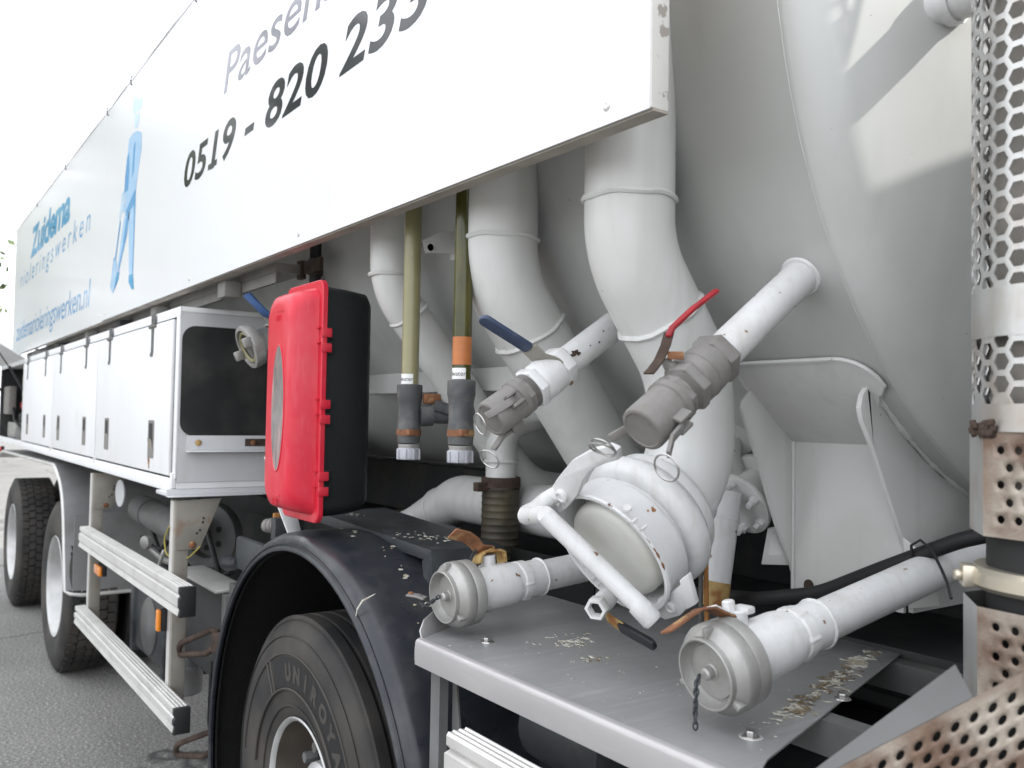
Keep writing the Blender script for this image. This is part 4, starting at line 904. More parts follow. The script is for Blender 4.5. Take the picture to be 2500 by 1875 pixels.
# ---------------- wheels
def wheel(c, R, W, rimR, label, steer=False, dish=.13, blocks=True):
    """outer sidewall at y=c.y, axis +Y inward"""
    v = empty('wheel', c, label, parent=T); x, y, z = c
    o = Vector((x, y, z)); d = Vector((0, 1, 0))
    sh = R-.012
    MB().lathe(o, d, [(.03, rimR-.01), (.018, rimR+.004), (.008, rimR+.03), (.001, rimR+.075), (-.003, rimR+.11), (-.003, R-.085), (.004, R-.055), (.018, R-.022), (.032, sh), (W-.03, sh), (W-.012, R-.03), (W-.002, R-.09), (W-.01, rimR+.05), (W-.03, rimR)], 96, cap=False).build('tyre', 'tyre', v, ang=50)
    tr = MB(); nb = 52
    rows = 5 if not steer else 0
    if rows:
        for k in range(rows):
            yc = .028+(W-.056)*(k+.5)/rows; hw = (W-.056)/rows*.44
            for i in range(nb):
                t_ = 2*math.pi*(i+.35*(k % 2))/nb; u = Vector((math.cos(t_), 0, math.sin(t_))); tg = Vector((-math.sin(t_), 0, math.cos(t_)))
                tr.obox(o+u*(R-.006)+d*yc, u, tg+d*(.18 if k % 2 else -.18), d, .0085, math.pi*R/nb*.86, hw)
        t2 = tr.build('tread', 'tyre', v); t2['kind'] = 'stuff'
    else:
        prt = []
        for yy in (.03, .075, .12, .165, .21, .255):
            prt += [(yy, R-.012), (yy+.002, R), (yy+.033, R), (yy+.035, R-.012)]
        MB().lathe(o, d, prt, 96, cap=False).build('tread', 'tyre', v, ang=30)
        for r_ in (rimR+.035, R-.085, R-.055): MB().ring(o+d*(.004 if r_ < R-.07 else .002), d, r_, .0022, 96, 6).build('sidewall_rib', 'tyre', v)
    MB().lathe(o, d, [(.028, rimR-.012), (.014, rimR+.003), (.010, rimR), (.016, rimR-.008), (.03, rimR-.014), (dish, rimR-.04), (dish+.03, rimR-.05), (dish+.035, .17), (dish+.01, .165), (dish, .16), (dish+.01, .11), (dish+.01, .001)] if not steer else
               [(.030, rimR-.010), (.014, rimR+.003), (.010, rimR), (.016, rimR-.008), (.024, rimR-.011)], 72, cap=False).build('rim', 'rim', v, ang=40)
    if steer: MB().lathe(o, d, [(.0245, rimR-.0112), (.09, rimR-.02), (.13, rimR-.035), (.14, .19), (.12, .165), (.12, .10)], 72, cap=False).build('rim_barrel', 'rim_dark', v, ang=40)
    hb = dish if not steer else .10
    MB().lathe(o, d, [(hb+.02, .105), (hb-.03, .1), (hb-.045, .085), (hb-.05, .04), (hb-.05, .001)], 36, cap=False).build('hub', 'rim', v)
    for k in range(10):
        t_ = 2*math.pi*k/10
        MB().hexn(o+Vector((math.cos(t_), 0, math.sin(t_)))*.1375, -d, -hb-.01, -hb+.028, .017).build('wheel_nut', 'under_grey', v)
    return v
wheel((-6.21, .0, .51), .515, .30, .305, 'nearer rear wheel below the locker row')
wheel((-8.44, .0, .51), .515, .30, .305, 'rearmost wheel partly hidden by the mudguard')
wf = wheel((-2.44, .085, .505), .515, .30, .230, 'front wheel with worn lettering under the black mudguard', steer=True)
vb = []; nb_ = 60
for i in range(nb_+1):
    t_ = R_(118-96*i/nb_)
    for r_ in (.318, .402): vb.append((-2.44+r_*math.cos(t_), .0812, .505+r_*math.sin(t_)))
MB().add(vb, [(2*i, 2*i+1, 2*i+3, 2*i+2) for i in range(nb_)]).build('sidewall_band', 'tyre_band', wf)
for r_, a0_, a1_ in ((.312, 20, 175), (.410, 20, 175)):
    MB().tube([(-2.44+r_*math.cos(R_(a0_+(a1_-a0_)*i/60)), .0805, .505+r_*math.sin(R_(a0_+(a1_-a0_)*i/60))) for i in range(61)], .004, 6).build('sidewall_line', 'tyre_letter', wf)
for q_ in (120, 124, 16): MB().tube([(-2.44+r_*math.cos(R_(q_)), .0805, .505+r_*math.sin(R_(q_))) for r_ in (.315, .36, .407)], .004, 6).build('sidewall_line', 'tyre_letter', wf)
for i, ch in enumerate('UNIROYAL'):
    me = text_mesh(ch, .062, .004, 0); cx = sum(v_.co.x for v_ in me.vertices)/len(me.vertices)
    t_ = R_(100-10.5*i); r0 = .338
    u = Vector((math.cos(t_), 0, math.sin(t_))); tg = Vector((math.sin(t_), 0, -math.cos(t_)))
    for v_ in me.vertices:
        p_ = Vector((-2.44, .0805, .505))+u*(r0+v_.co.y)+tg*(v_.co.x-cx); v_.co = p_
    me.name = 'sidewall_letter'; me.materials.append(MATS['tyre_letter']); o = bpy.data.objects.new('sidewall_letter', me); COL.objects.link(o); attach(o, wf)

# ---------------- front mudguard
mg = empty('mudguard', (-2.345, .25, .53), 'black plastic mudguard arching over the front wheel', parent=T)
mc = Vector((-2.345, 0, .53))
def arch(name, prf, a0, a1, m, n=56, th=.0):
    vs_ = []; fs = []; k = len(prf)
    for i in range(n+1):
        t_ = R_(a0+(a1-a0)*i/n)
        for y_, r_ in prf: vs_.append((mc.x+r_*math.cos(t_), y_, mc.z+r_*math.sin(t_)))
    for i in range(n):
        for j in range(k): fs.append((i*k+j, i*k+(j+1) % k, (i+1)*k+(j+1) % k, (i+1)*k+j))
    fs += [tuple(range(k)), tuple(n*k+j for j in range(k-1, -1, -1))]
    return MB().add(vs_, fs).build(name, m, mg, ang=34)
arch('guard_shell', [(.03, .692), (.026, .694), (.025, .700), (.031, .708), (.034, .716), (.046, .734), (.062, .742), (.10, .746), (.50, .746), (.50, .738), (.10, .738), (.064, .733), (.052, .726), (.042, .71), (.038, .694)], -26, 206, 'mud_plastic')
arch('guard_lining', [(.044, .69), (.062, .726), (.10, .733), (.498, .733), (.498, .730), (.104, .728), (.07, .72), (.05, .69)], -25, 205, 'mud_inner')
MB().tube([(mc.x+.7125*math.cos(R_(-26+232*i/80)), .0315, mc.z+.7125*math.sin(R_(-26+232*i/80))) for i in range(81)], .0038, 8).build('guard_bead', 'mud_plastic', mg)
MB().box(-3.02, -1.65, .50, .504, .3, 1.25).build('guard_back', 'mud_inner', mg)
MB().tube([(-1.955, .029, 1.123), (-1.945, .028, 1.145), (-1.935, .036, 1.165), (-1.918, .060, 1.182)], [.0008, .0022, .0025, .0008], 6).build('scrape_mark', 'dropping', mg)
drp = []
for i in range(70):
    t_ = R_(random.uniform(48, 95)); y_ = random.uniform(.14, .40); u = Vector((math.cos(t_), 0, math.sin(t_)))
    drp.append((mc+u*.7462+Vector((0, y_, 0)), random.choice((.0015, .002, .003, .004, .006)), random.uniform(1, 2)))
mbs = MB()
for c, r, s_ in drp:
    nv = (c-mc); nv.y = 0; nv.normalize(); a, b_, _ = basis(nv); k = 9
    pts = [c+nv*.0005+(a*math.cos(6.283*i/k)*s_+b_*math.sin(6.283*i/k))*r*(.6+.6*random.random()) for i in range(k)]
    mbs.add(pts+[p+nv*.001 for p in pts], [(i, (i+1) % k, k+(i+1) % k, k+i) for i in range(k)]+[tuple(range(k, 2*k))])
o = mbs.build('bird_droppings', 'dropping', mg); o['kind'] = 'stuff'
# clip and hinge parts on the mudguard's rear
MB().tube([(-3.28, .15, 1.055), (-3.20, .15, 1.06), (-3.16, .15, 1.075)], [.03, .02, .02], 12).build('clamp_knob', 'mud_plastic', mg)
MB().box(-3.18, -2.92, .14, .17, 1.05, 1.165).build('clamp_plate', 'shelf_metal', mg, bevel=.012)
# black folded shelf above the mudguard
sh = empty('folded_shelf', (-2.3, .3, 1.27), 'dusty black folded metal shelf over the mudguard', parent=T)
MB().prism([(-2.60, .20, 1.30), (-1.98, .245, 1.262), (-1.955, .45, 1.262), (-2.64, .45, 1.30)], (0, 0, -.004)).build('shelf_top', 'shelf_metal', sh)
MB().prism([(-2.60, .199, 1.30), (-1.98, .244, 1.262), (-1.98, .244, 1.232), (-2.60, .199, 1.272)], (0, .004, 0)).build('shelf_lip', 'shelf_metal', sh, bevel=.001)
MB().prism([(-1.98, .244, 1.262), (-1.955, .45, 1.262), (-1.93, .45, 1.14), (-1.955, .235, 1.14)], (-.004, 0, 0)).build('shelf_end', 'shelf_metal', sh, bevel=.001)
MB().prism([(-1.98, .244, 1.2618), (-1.955, .236, 1.14), (-1.985, .232, 1.14), (-2.02, .241, 1.23)], (0, .004, 0)).build('shelf_leg', 'shelf_metal', sh)
splats('bird_droppings', scatter(-2.15, .31, 40, .09, .03, .002, .006, 1.2735)+scatter(-2.5, .28, 10, .03, .02, .002, .006, 1.295), sh, nrm=(.06, 0, 1), lift=.002)
# ---------------- rear checker plate mudguard
rm = empty('rear_mudguard', (-7.3, .3, 1.2), 'worn checker plate mudguard over the rear wheels', parent=T)
prf = fillet([(-9.7, 0, 1.14), (-9.2, 0, 1.22), (-6.25, 0, 1.252), (-5.90, 0, 1.12), (-5.72, 0, .56)], .45, 12)
vs_ = []; fs = []; n = len(prf)
cs_ = [(0., 0.), (0., .012), (.62, .012), (.62, 0.)]
for i, p in enumerate(prf):
    t_ = (prf[min(i+1, n-1)]-prf[max(i-1, 0)]).normalized(); nn = Vector((-t_.z, 0, t_.x))
    if nn.z < 0 and nn.x < 0: nn = -nn
    for y_, o_ in cs_: vs_.append((p.x+nn.x*o_, y_, p.z+nn.z*o_))
for i in range(n-1):
    for k in range(4): fs.append((i*4+k, i*4+(k+1) % 4, i*4+4+(k+1) % 4, i*4+4+k))
MB().add(vs_, fs).build('guard_sheet', 'checker', rm, ang=40)
lip = [Vector((p.x, -.003, p.z)) for p in prf]; lip += [Vector((-5.70, .02, .545)), Vector((-5.69, .08, .535)), Vector((-5.69, .62, .535))]
MB().tube(lip, .011, 8).build('guard_lip', 'alu', rm)
MB().box(-5.705, -5.695, .03, .62, .54, 1.0).build('front_flap', 'checker', rm)

# ---------------- chassis and running gear
ch = empty('chassis_frame', (-4.5, 1.24, .9), 'dark dirty chassis under the tank', parent=T)
for y in (.82, 1.60): MB().box(-9.8, 2.0, y, y+.08, .78, 1.06).build('frame_rail', 'chassis', ch, bevel=.005)
MB().box(-9.5, -.4, .75, 1.75, 1.062, 1.16).build('subframe', 'chassis', ch, bevel=.005)
MB().box(-9.0, -.9, 1.1, 1.4, 1.165, 1.38).build('tank_bearer', 'chassis', ch)
for x in (-6.21, -8.44, -2.42): MB().lathe((x, .32, .51), (0, 1, 0), [(0, .1), (.3, .09), (.5, .12), (1.3, .12), (1.84, .09)], 20).build('axle', 'chassis', ch)
for x in (-6.21, -8.44, -2.42):
    MB().lathe((x, 2.18, .515), (0, 1, 0), [(0, .3), (0, .5), (.28, .5), (.3, .3)], 48).build('far_wheel', 'tyre', ch)
MB().lathe((-6.21, .34, .515), (0, 1, 0), [(0, .3), (.01, .5), (.28, .5), (.29, .3)], 64).build('inner_tyre', 'tyre', ch)
MB().lathe((-8.44, .34, .515), (0, 1, 0), [(0, .3), (.01, .5), (.28, .5), (.29, .3)], 64).build('inner_tyre', 'tyre', ch)
at_ = MB().lathe((-5.24, .28, 1.07), (1, -.0, -.03), [(0, .02), (.012, .055), (.04, .070), (.07, .075), (.9, .075)], 32); at_.build('air_tank', 'under_grey', ch)
MB().lathe((-4.95, .28, 1.061), (1, 0, -.03), [(0, .0762), (.012, .0762)], 32).build('tank_strap', 'chassis', ch)
rd = Vector((.6, -.8, 0))
MB().lathe((-4.55, .45, .98), rd, [(-.05, .17), (0, .172), (.012, .168), (.014, .105), (-.02, .095), (-.022, .02)], 48).build('hose_reel', 'under_grey', ch)
for q in range(5):
    t_ = R_(72*q); a, b_, d2 = basis(rd); MB().lathe(Vector((-4.55, .45, .98))+(a*math.cos(t_)+b_*math.sin(t_))*.06-rd*.02, d2, [(0, .015), (.004, .015)], 12).build('reel_hole', 'stack_dark', ch)
MB().lathe((-6.9, .25, 1.05), (0, -1, 0), [(0, .13), (.05, .13), (.09, .09), (.1, .04)], 32).build('brake_pot', 'under_grey', ch)
MB().lathe((-4.9, .11, 1.18), (.1, -1, 0), [(0, .068), (.006, .068)], 32).build('round_plate', 'box_grey', ch)
bt2 = MB().box(-4.82, -4.22, .18, .5, .42, .74); bt2.box(-4.24, -4.19, .16, .52, .40, .76); bt2.box(-4.85, -4.80, .16, .52, .40, .76); bt2.build('battery_box', 'shelf_metal', ch, bevel=.02)
MB().lathe((-4.52, .165, .58), (0, 1, 0), [(0, .12), (.01, .135), (.03, .135)], 32).build('box_cover', 'under_grey', ch)
MB().lathe((-4.1, .24, .36), (0, 0, 1), [(0, .05), (.01, .07), (.12, .07), (.13, .05), (.16, .05)], 20).build('filter_bowl', 'under_grey', ch)
MB().box(-3.95, -3.36, .13, .26, .93, .942).build('step_plate', 'alu', ch, bevel=.004)
MB().box(-4.15, -3.2, .22, .5, .52, .90).build('valve_block', 'chassis', ch, bevel=.03)
MB().box(-3.30, -3.12, .16, .22, .32, .98).build('stay_plate', 'under_grey', ch, bevel=.004)
MB().box(-3.20, -2.0, .55, .8, .3, 1.1).build('axle_box', 'chassis', ch, bevel=.03)
MB().box(-1.75, -.4, .35, .8, .55, 1.02).build('fuel_tank', 'chassis', ch, bevel=.04)
MB().lathe((-1.5, .25, .98), (1, 0, 0), [(0, .05), (.01, .08), (.25, .08), (.26, .05)], 24).build('air_filter', 'shelf_metal', ch)
for q, (p0, p1_) in enumerate((((-4.2, .3, 1.2), (-3.6, .35, .75)), ((-4.6, .25, .85), (-3.7, .3, .95)), ((-5.2, .3, 1.05), (-4.5, .35, .8)), ((-4.9, .22, .95), (-4.3, .25, 1.1)))):
    mid = (Vector(p0)+Vector(p1_))/2+Vector((0, 0, -.12)); MB().tube(fillet([p0, mid, p1_], .3, 8), .012, 8).build('brake_hose', 'rubber', ch)
gm = MB().lathe((-4.35, .12, 1.0), (.4, -.9, 0), [(0, .03), (.02, .03), (.021, .026)], 20); gm.tube([(-4.35, .13, .97), (-4.3, .18, .92), (-4.2, .2, .92)], .014, 8); gm.build('pressure_gauge', 'cast_alu', ch)
MB().strip([(-4.02, .09, .94), (-3.98, .09, .98), (-3.94, .09, 1.02)], (.012, 0, 0), .012).build('spring_lever', 'alu', ch, bevel=.003)
# small air coupling beside the mudguard
sc_ = empty('air_coupling', (-2.95, .2, 1.22), 'small ribbed air coupling on an orange bracket under the red box', parent=T)
MB().lathe((-3.03, .20, 1.212), (.98, .12, .12), [(0, .012), (.002, .024), (.03, .026), (.032, .022), (.04, .022), (.042, .026), (.06, .026), (.062, .022), (.12, .022)], 24).build('coupling_body', 'cast_dark', sc_)
MB().box(-2.90, -2.885, .17, .24, 1.17, 1.27).build('bracket', 'cable_orange', sc_, bevel=.002)
MB().box(-2.86, -2.82, .15, .25, 1.12, 1.26).build('bracket', 'shelf_metal', sc_, bevel=.003)
# open hose coupling with the bright blue lever
oc = empty('open_coupling', (-2.9, .1, 1.8), 'open hose coupling with a bright blue lever behind the red box', parent=T)
od = Vector((.03, -.915, -.40)).normalized(); oe = Vector((-3.01, .10, 1.817))
MB().lathe(oe, od, [(-.30, .035), (-.16, .037), (-.15, .05), (-.10, .052), (-.095, .045), (-.05, .045), (-.045, .06), (-.04, .072), (-.012, .076), (-.004, .073), (-.002, .062), (-.02, .058), (-.02, .048), (-.06, .046)], 40, cap=False).build('coupling_body', 'cast_alu', oc)
MB().ring(oe-od*.012, od, .050, .006, 32, 8).build('seal_ring', 'tube_pale', oc)
MB().lathe(oe-od*.06, od, [(0, .046), (.001, .046)], 24).build('bore', 'stack_dark', oc)
a, b_, _ = basis(od)
for t_ in (20, 200): MB().obox(oe+(a*math.cos(R_(t_))+b_*math.sin(R_(t_)))*.062+od*.008, a, b_, od, .012, .016, .014).build('claw', 'cast_alu', oc, bevel=.004)
MB().lathe((-3.0, .195, 1.86), (0, -.1, 1), [(0, .026), (.04, .026), (.042, .014), (.07, .014)], 16).build('stem', 'rust_dark', oc)
MB().strip([(-3.0, .19, 1.93), (-3.0, .165, 1.938), (-3.0, .145, 1.955), (-3.0, .095, 2.0)], (.018, .004, .004), .008).build('lever', 'handle_bright', oc, bevel=.002)
MB().tube([(-3.0, .25, 1.99), (-3.0, .36, 1.96), (-3.0, .5, 1.93)], .045, 20).build('feed_pipe', 'rust_dark', oc)

# ---------------- exhaust stack
ex = empty('exhaust_stack', (-.535, .33, 1.2), 'perforated exhaust stack with rust stains behind the cab', parent=T)
SX, SY, SR = -.528, .335, .114
def hexshield(z0, z1, solid=()):
    mb = MB(); ncol = 30; pz = .0278; px = 2*math.pi*SR/ncol; hr = .0204/2/.866; cr_ = pz/2/.866
    def P(u, z_, r_): t_ = u/SR; return (SX+r_*math.cos(t_), SY+r_*math.sin(t_), z_)
    nrow = int((z1-z0)/pz)
    for c in range(ncol):
        for r in range(nrow):
            u0 = c*px; zc = z0+(r+.5+(.5 if c % 2 else 0))*pz
            full = any(a <= zc <= b2 for a, b2 in solid)
            out = []; inn = []; inb = []
            for k in range(6):
                t_ = math.pi/3*k
                out.append(P(u0+px/1.5*math.cos(t_), zc+cr_*math.sin(t_), SR))
                inn.append(P(u0+hr*math.cos(t_), zc+hr*math.sin(t_), SR)); inb.append(P(u0+hr*math.cos(t_), zc+hr*math.sin(t_), SR-.002))
            if full: mb.add(out, [tuple(range(6))])
            else: mb.add(out+inn+inb, [(k, (k+1) % 6, 6+(k+1) % 6, 6+k) for k in range(6)]+[(6+k, 6+(k+1) % 6, 12+(k+1) % 6, 12+k) for k in range(6)])
    return mb
hexshield(1.595, 2.45, ((1.712, 1.772), (1.590, 1.628))).build('hex_shield', 'stack_shield', ex, ang=60)
for z_, h_ in ((1.592, .034), (1.710, .062)): MB().lathe((SX, SY, z_), (0, 0, 1), [(0, SR+.0006), (h_, SR+.0006)], 64, cap=False).build('shield_band', 'stack_shield', ex)
MB().lathe((SX, SY, 1.1), (0, 0, 1), [(0, .092), (1.5, .092)], 40).build('inner_pipe', 'stack_inner', ex)
def perf_panel(name, o, ux, uz, w_, h, hole, pitch, m, th=.002, margin=.012):
    """flat plate with staggered round holes; o lower-left corner, ux, uz unit vectors"""
    o = Vector(o); ux = Vector(ux).normalized(); uz = Vector(uz).normalized(); nn = ux.cross(uz)
    mb = MB(); nr = max(1, int((h-2*margin)/(pitch*.866))); nc = max(1, int((w_-2*margin)/pitch)); ph = (h-2*margin)/nr; pw = (w_-2*margin)/nc
    def q(x0, x1_, z0, z1): mb.add([o+ux*x0+uz*z0, o+ux*x1_+uz*z0, o+ux*x1_+uz*z1, o+ux*x0+uz*z1], [(0, 1, 2, 3)])
    q(0, w_, 0, margin); q(0, w_, h-margin, h)
    for r in range(nr):
        z0 = margin+r*ph; z1 = z0+ph; off = pw/2 if r % 2 else 0
        q(0, margin+off, z0, z1); n_ = nc-(1 if r % 2 else 0); q(margin+off+n_*pw, w_, z0, z1)
        for c in range(n_):
            x0 = margin+off+c*pw; cx, cz = x0+pw/2, z0+ph/2; K = 12
            vo = []; vi = []; vb = []
            for k in range(K):
                t_ = 2*math.pi*k/K+math.pi/K; cs2, sn = math.cos(t_), math.sin(t_); s_ = min(pw/2/abs(cs2) if abs(cs2) > 1e-6 else 9, ph/2/abs(sn) if abs(sn) > 1e-6 else 9)
                vo.append(o+ux*(cx+cs2*s_)+uz*(cz+sn*s_)); vi.append(o+ux*(cx+cs2*hole)+uz*(cz+sn*hole)); vb.append(vi[-1]-nn*th)
            fs = [(k, (k+1) % K, K+(k+1) % K, K+k) for k in range(K)]+[(K+k, K+(k+1) % K, 2*K+(k+1) % K, 2*K+k) for k in range(K)]
            mb.add(vo+vi+vb, fs)
            for sx_, sz_ in ((-1, -1), (1, -1), (1, 1), (-1, 1)):   # corner fillers
                cn = o+ux*(cx+sx_*pw/2)+uz*(cz+sz_*ph/2)
                best = sorted(vo, key=lambda p: (p-cn).length)[:2]; mb.add([cn]+best, [(0, 1, 2)])
    return mb.build(name, m, ex, ang=30, clean=False)
def octa(z0, z1, r, perf, m, plain_m, cx=SX, cy=SY, rot=22.5):
    for k in range(8):
        t0, t1 = R_(rot+45*k), R_(rot+45*k+45)
        p0 = Vector((cx+r*math.cos(t0), cy+r*math.sin(t0), z0)); p1_ = Vector((cx+r*math.cos(t1), cy+r*math.sin(t1), z0))
        mid = math.degrees((t0+t1)/2) % 360
        wdt = (p1_-p0).length
        if k in perf: perf_panel('shield_panel', p0, p1_-p0, (0, 0, 1), wdt, z1-z0, .0052, .0205, m)
        else: MB().add([p0, p1_, p1_+Vector((0, 0, z1-z0)), p0+Vector((0, 0, z1-z0))], [(0, 1, 2, 3)]).build('shield_panel', plain_m, ex, clean=False)
octa(1.462, 1.592, .120, (5, 6, 7), 'stack_rust', 'stack_shield', rot=15)
MB().lathe((SX, SY, 1.30), (0, 0, 1), [(0, .098), (.2, .098)], 40).build('sleeve', 'stack_dark', ex)
MB().lathe((SX, SY, 1.392), (0, 0, 1), [(0, .112), (.006, .118), (.022, .118), (.028, .112)], 48).build('clamp_band', 'clamp_band', ex)
cb = MB().obox((SX-.095, SY-.075, 1.406), (.6, -.8, 0), (.8, .6, 0), (0, 0, 1), .015, .008, .014); cb.lathe((SX-.100, SY-.083, 1.406), (-.6, -.8, 0), [(0, .008), (.006, .008), (.009, .005)], 12); cb.build('clamp_bolt', 'clamp_band', ex, bevel=.003)
octa(1.12, 1.375, .128, (5, 6, 7), 'stack_rust', 'stack_shield', rot=15)
bt3 = MB(); rr_ = [(random.uniform(-1, 1), random.uniform(-1, 1)) for _ in range(26)]
for a, b2 in rr_: bt3.obox((SX-.058+.016*a, SY-.106+.008*b2, 1.595+.008*random.uniform(-1, 1)), (1, .3*a, .2), (0, 1, b2), (a*.3, 0, 1), .0042, .003, .004)
bt3.build('rust_flakes', 'rust_dark', ex, bevel=.0012)
# sloping silencer cover at the bottom
A, B, C_, D_ = Vector((-.652, .027, 1.198)), Vector((-.544, .086, 1.334)), Vector((-.507, .054, 1.313)), Vector((-.592, -.014, 1.24))
A2, D2 = A-(B-A)*.9, D_-(C_-D_)*.9
MB().prism([A2, B, C_, D2], (0, .003, -.003)).build('cover_slope', 'cover_metal', ex)
E2 = C_+(C_-D2).normalized()*.10
MB().prism([D2+Vector((0, .02, -.24)), E2+Vector((0, .02, -.24)), E2+Vector((0, .02, -.004)), D2+Vector((0, .02, -.004))], (0, .002, 0)).build('cover_dark_sheet', 'stack_dark', ex)  # dark sheet added behind the holes to keep them dark
perf_panel('cover_panel', D2-Vector((0, 0, .24)), E2-D2, (0, 0, 1), (E2-D2).length, .239, .0052, .0205, 'stack_rust')

# ---------------- cab (beside the camera, shades the tank end)
cb_ = empty('cab', (1.0, 1.24, 1.0), 'light grey truck cab ahead of the stack', parent=T)
MB().box(-.12, 2.1, .02, 2.46, .95, 2.56).build('cab_shell', 'cab_paint', cb_, bevel=.035, seg=4)
MB().box(.7, 1.7, .004, .018, 1.7, 2.35).build('side_window', 'cab_glass', cb_, bevel=.004)

# ================================================================ separate things
# extinguisher cabinet
fe = empty('fire_extinguisher_cabinet', (-2.4, .1, 1.30), 'red and black plastic fire extinguisher cabinet with a clouded oval window', 'fire cabinet')
xa, xb = -2.495, -2.235; za, zb = 1.310, 1.958
def rrect(x0, x1_, z0, z1, r, n=5):
    out = []
    for cx, cz, a0 in ((x1_-r, z0+r, -90), (x1_-r, z1-r, 0), (x0+r, z1-r, 90), (x0+r, z0+r, 180)):
        for k in range(n+1): t_ = R_(a0+90*k/n); out.append((cx+r*math.cos(t_), cz+r*math.sin(t_)))
    return out
def loft(name, secs, m, parent, ang=40):
    vs_ = []; fs = []; n = len(secs[0][1])
    for y, pl in secs:
        for x, z in pl: vs_.append((x, y, z))
    for k in range(len(secs)-1):
        for i in range(n): fs.append((k*n+i, k*n+(i+1) % n, (k+1)*n+(i+1) % n, (k+1)*n+i))
    fs += [tuple(range(n-1, -1, -1)), tuple((len(secs)-1)*n+i for i in range(n))]
    return MB().add(vs_, fs).build(name, m, parent, ang=ang)
loft('cabinet_body', [(.062, rrect(xa+.012, xb-.012, za+.014, zb-.014, .03)), (.13, rrect(xa+.014, xb-.014, za+.018, zb-.018, .03)), (.19, rrect(xa+.022, xb-.024, za+.026, zb-.024, .03)), (.205, rrect(xa+.035, xb-.038, za+.04, zb-.038, .03))], 'black_plastic', fe, 50)
loft('lid_flange', [(.046, rrect(xa+.004, xb-.003, za+.003, zb-.003, .025)), (.049, rrect(xa, xb, za, zb, .028)), (.0605, rrect(xa, xb, za, zb, .028))], 'red_plastic', fe, 35)
secs = []
for y_, ins, rr in ((.0455, .022, .035), (.03, .026, .04), (.008, .032, .045), (-.012, .042, .05), (-.022, .056, .055), (-.026, .075, .06)):
    secs.append((y_, rrect(xa+ins*.8, xb-ins*.85, za+ins*.9, zb-ins*.9, rr)))
loft('lid', secs[::-1], 'red_plastic', fe, 30)
xm = -2.352; zm = (za+zb)/2-.02
pts = [(xm+.044*math.cos(2*math.pi*i/40), -.0262, zm+.168*math.sin(2*math.pi*i/40)) for i in range(40)]
MB().prism(pts, (0, -.0015, 0)).build('window', 'window_plastic', fe)
MB().tube([(xm+.0455*math.cos(2*math.pi*i/48), -.0265, zm+.170*math.sin(2*math.pi*i/48)) for i in range(48)], .0022, 6, closed=True).build('window_rim', 'red_plastic', fe)
for zc in (1.815, 1.775, 1.625, 1.585, 1.435, 1.395):
    MB().box(xb-.001, xb+.0045, .044, .074, zc-.012, zc+.012).build('hinge_clip', 'red_plastic', fe, bevel=.003)
    MB().box(xb-.013, xb-.003, .060, .082, zc-.016, zc+.016).build('hinge_lug', 'black_plastic', fe, bevel=.002)
    MB().box(xb-.04, xb-.003, .040, .0445, zc+.012, zc+.015).build('rib', 'red_plastic', fe)
for z_, s_ in ((1.87, 1), (1.375, -1)):
    eb = MB()
    for k in range(4): eb.box(xm-.026+.010*k, xm-.022+.010*k, -.0275, -.0255, z_-.02, z_-.005)
    eb.box(xm-.02, xm+.03, -.0275, -.0255, z_+.004, z_+.007); eb.build('embossed_mark', 'red_plastic', fe)
# black hose across the deck
bh = fillet([(-1.62, .60, 1.18), (-1.42, .60, 1.215), (-1.25, .60, 1.232), (-1.10, .60, 1.268), (-.97, .61, 1.334), (-.83, .62, 1.402), (-.70, .63, 1.445), (-.5, .7, 1.47)], .3, 6)
o = MB().tube(bh, .0138, 16).build('rubber_hose', 'rubber', None, ang=60)
o['label'] = 'black rubber hose curving across the platform past the saddle'; o['category'] = 'hose'
tie = [Vector((-.915, .62, 1.34))+Vector((.0, .0, 0))+(Vector((0, 1, 0))*math.cos(2*math.pi*i/20)*.03+Vector((-.4, 0, .9))*math.sin(2*math.pi*i/20)*.036) for i in range(20)]
o = MB().tube([(-.905, .600, 1.352), (-.903, .594, 1.386), (-.885, .592, 1.398), (-.862, .588, 1.384), (-.835, .57, 1.358), (-.81, .545, 1.340), (-.795, .53, 1.318)], .0026, 6).build('cable_tie', 'rubber', None)
o['label'] = 'thin black cable tie hanging from the rubber hose'; o['category'] = 'cable tie'
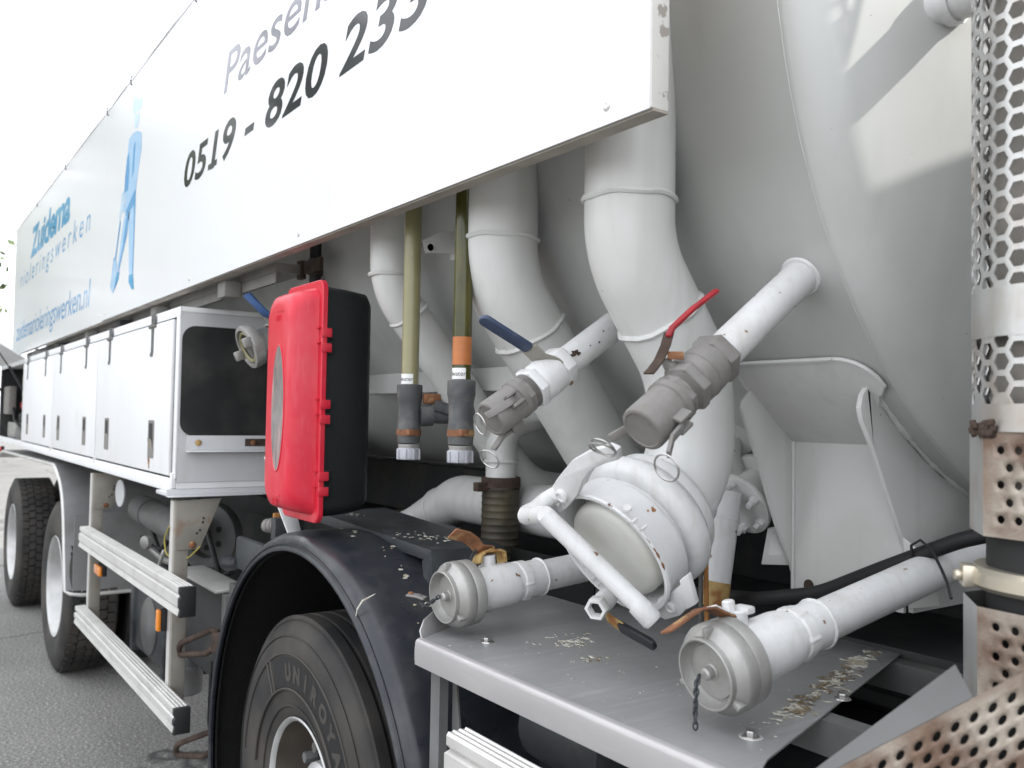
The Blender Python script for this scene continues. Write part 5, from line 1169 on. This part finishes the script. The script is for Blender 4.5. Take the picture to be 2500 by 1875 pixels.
for (dx_, m_, lab) in ((0, 'cable_orange', 'thin orange cable beside the flanged pipe'), (-.012, 'under_grey', 'thin grey cable beside the orange cable')):
    o = MB().tube(fillet([(-1.2+dx_, .405, 1.46), (-1.2+dx_, .402, 1.40), (-1.2+dx_, .395, 1.34), (-1.2+dx_*1.5, .40, 1.16)], .1, 6), .0045, 8).build('cable', m_, None)
    o['label'] = lab; o['category'] = 'cable'; o['group'] = 'cables behind the big coupling'

# trees beyond the truck
def tree(x, y, h, r, label):
    v = empty('tree', (x, y, 0), label, 'tree', 'trees beyond the yard')
    mb = MB().tube([(x, y, 0), (x+.1, y, h*.3), (x-.05, y+.1, h*.6), (x, y, h*.85)], [.22, .17, .1, .03], 10)
    lobes = []
    for k in range(20):
        a = random.random()*6.28; rr = r*random.uniform(.15, .8); zz = h*(.14+.78*(k+random.random())/20)
        c = Vector((x+rr*math.cos(a), y+rr*math.sin(a), zz)); lobes.append((c, r*random.uniform(.42, .62)))
        mb.tube([(x, y, zz*.7), (Vector((x, y, zz*.8))+c)/2, c], [.07, .045, .015], 6)
    mb.build('trunk', 'bark', v)
    cr2 = MB()
    for c, lr in lobes:
        for k in range(520):
            p = c+Vector((random.gauss(0, 1), random.gauss(0, 1), random.gauss(0, .8)))*lr*.55
            a = Vector((random.uniform(-1, 1), random.uniform(-1, 1), random.uniform(-1, 1))).normalized(); b2 = a.cross(Vector((random.uniform(-1, 1), random.uniform(-1, 1), random.uniform(-1, 1)))).normalized()
            s_ = random.uniform(.10, .22)
            cr2.add([p-a*s_, p+b2*s_*.5, p+a*s_, p-b2*s_*.5], [(0, 1, 2, 3)])
    cr2.build('crown', 'leaf', v, clean=False)
tree(-31, -1.0, 7.0, 2.3, 'leafy green tree seen past the far end of the truck')
for x_, y_, h_, r_, lb_ in ((-30, -5, 12.5, 3.4, 'broad tree in the unseen row reflected by the side board'), (-28, -9.5, 13.5, 3.4, 'rounded tree in the unseen row left of the truck'), (-31, -14, 14.5, 3.8, 'tallest tree in the unseen row left of the truck'), (-27, -19, 11.0, 3.4, 'small tree at the near end of the unseen row')):
    tree(x_, y_, h_, r_, lb_)  # row out of view, added for its reflection in the side board
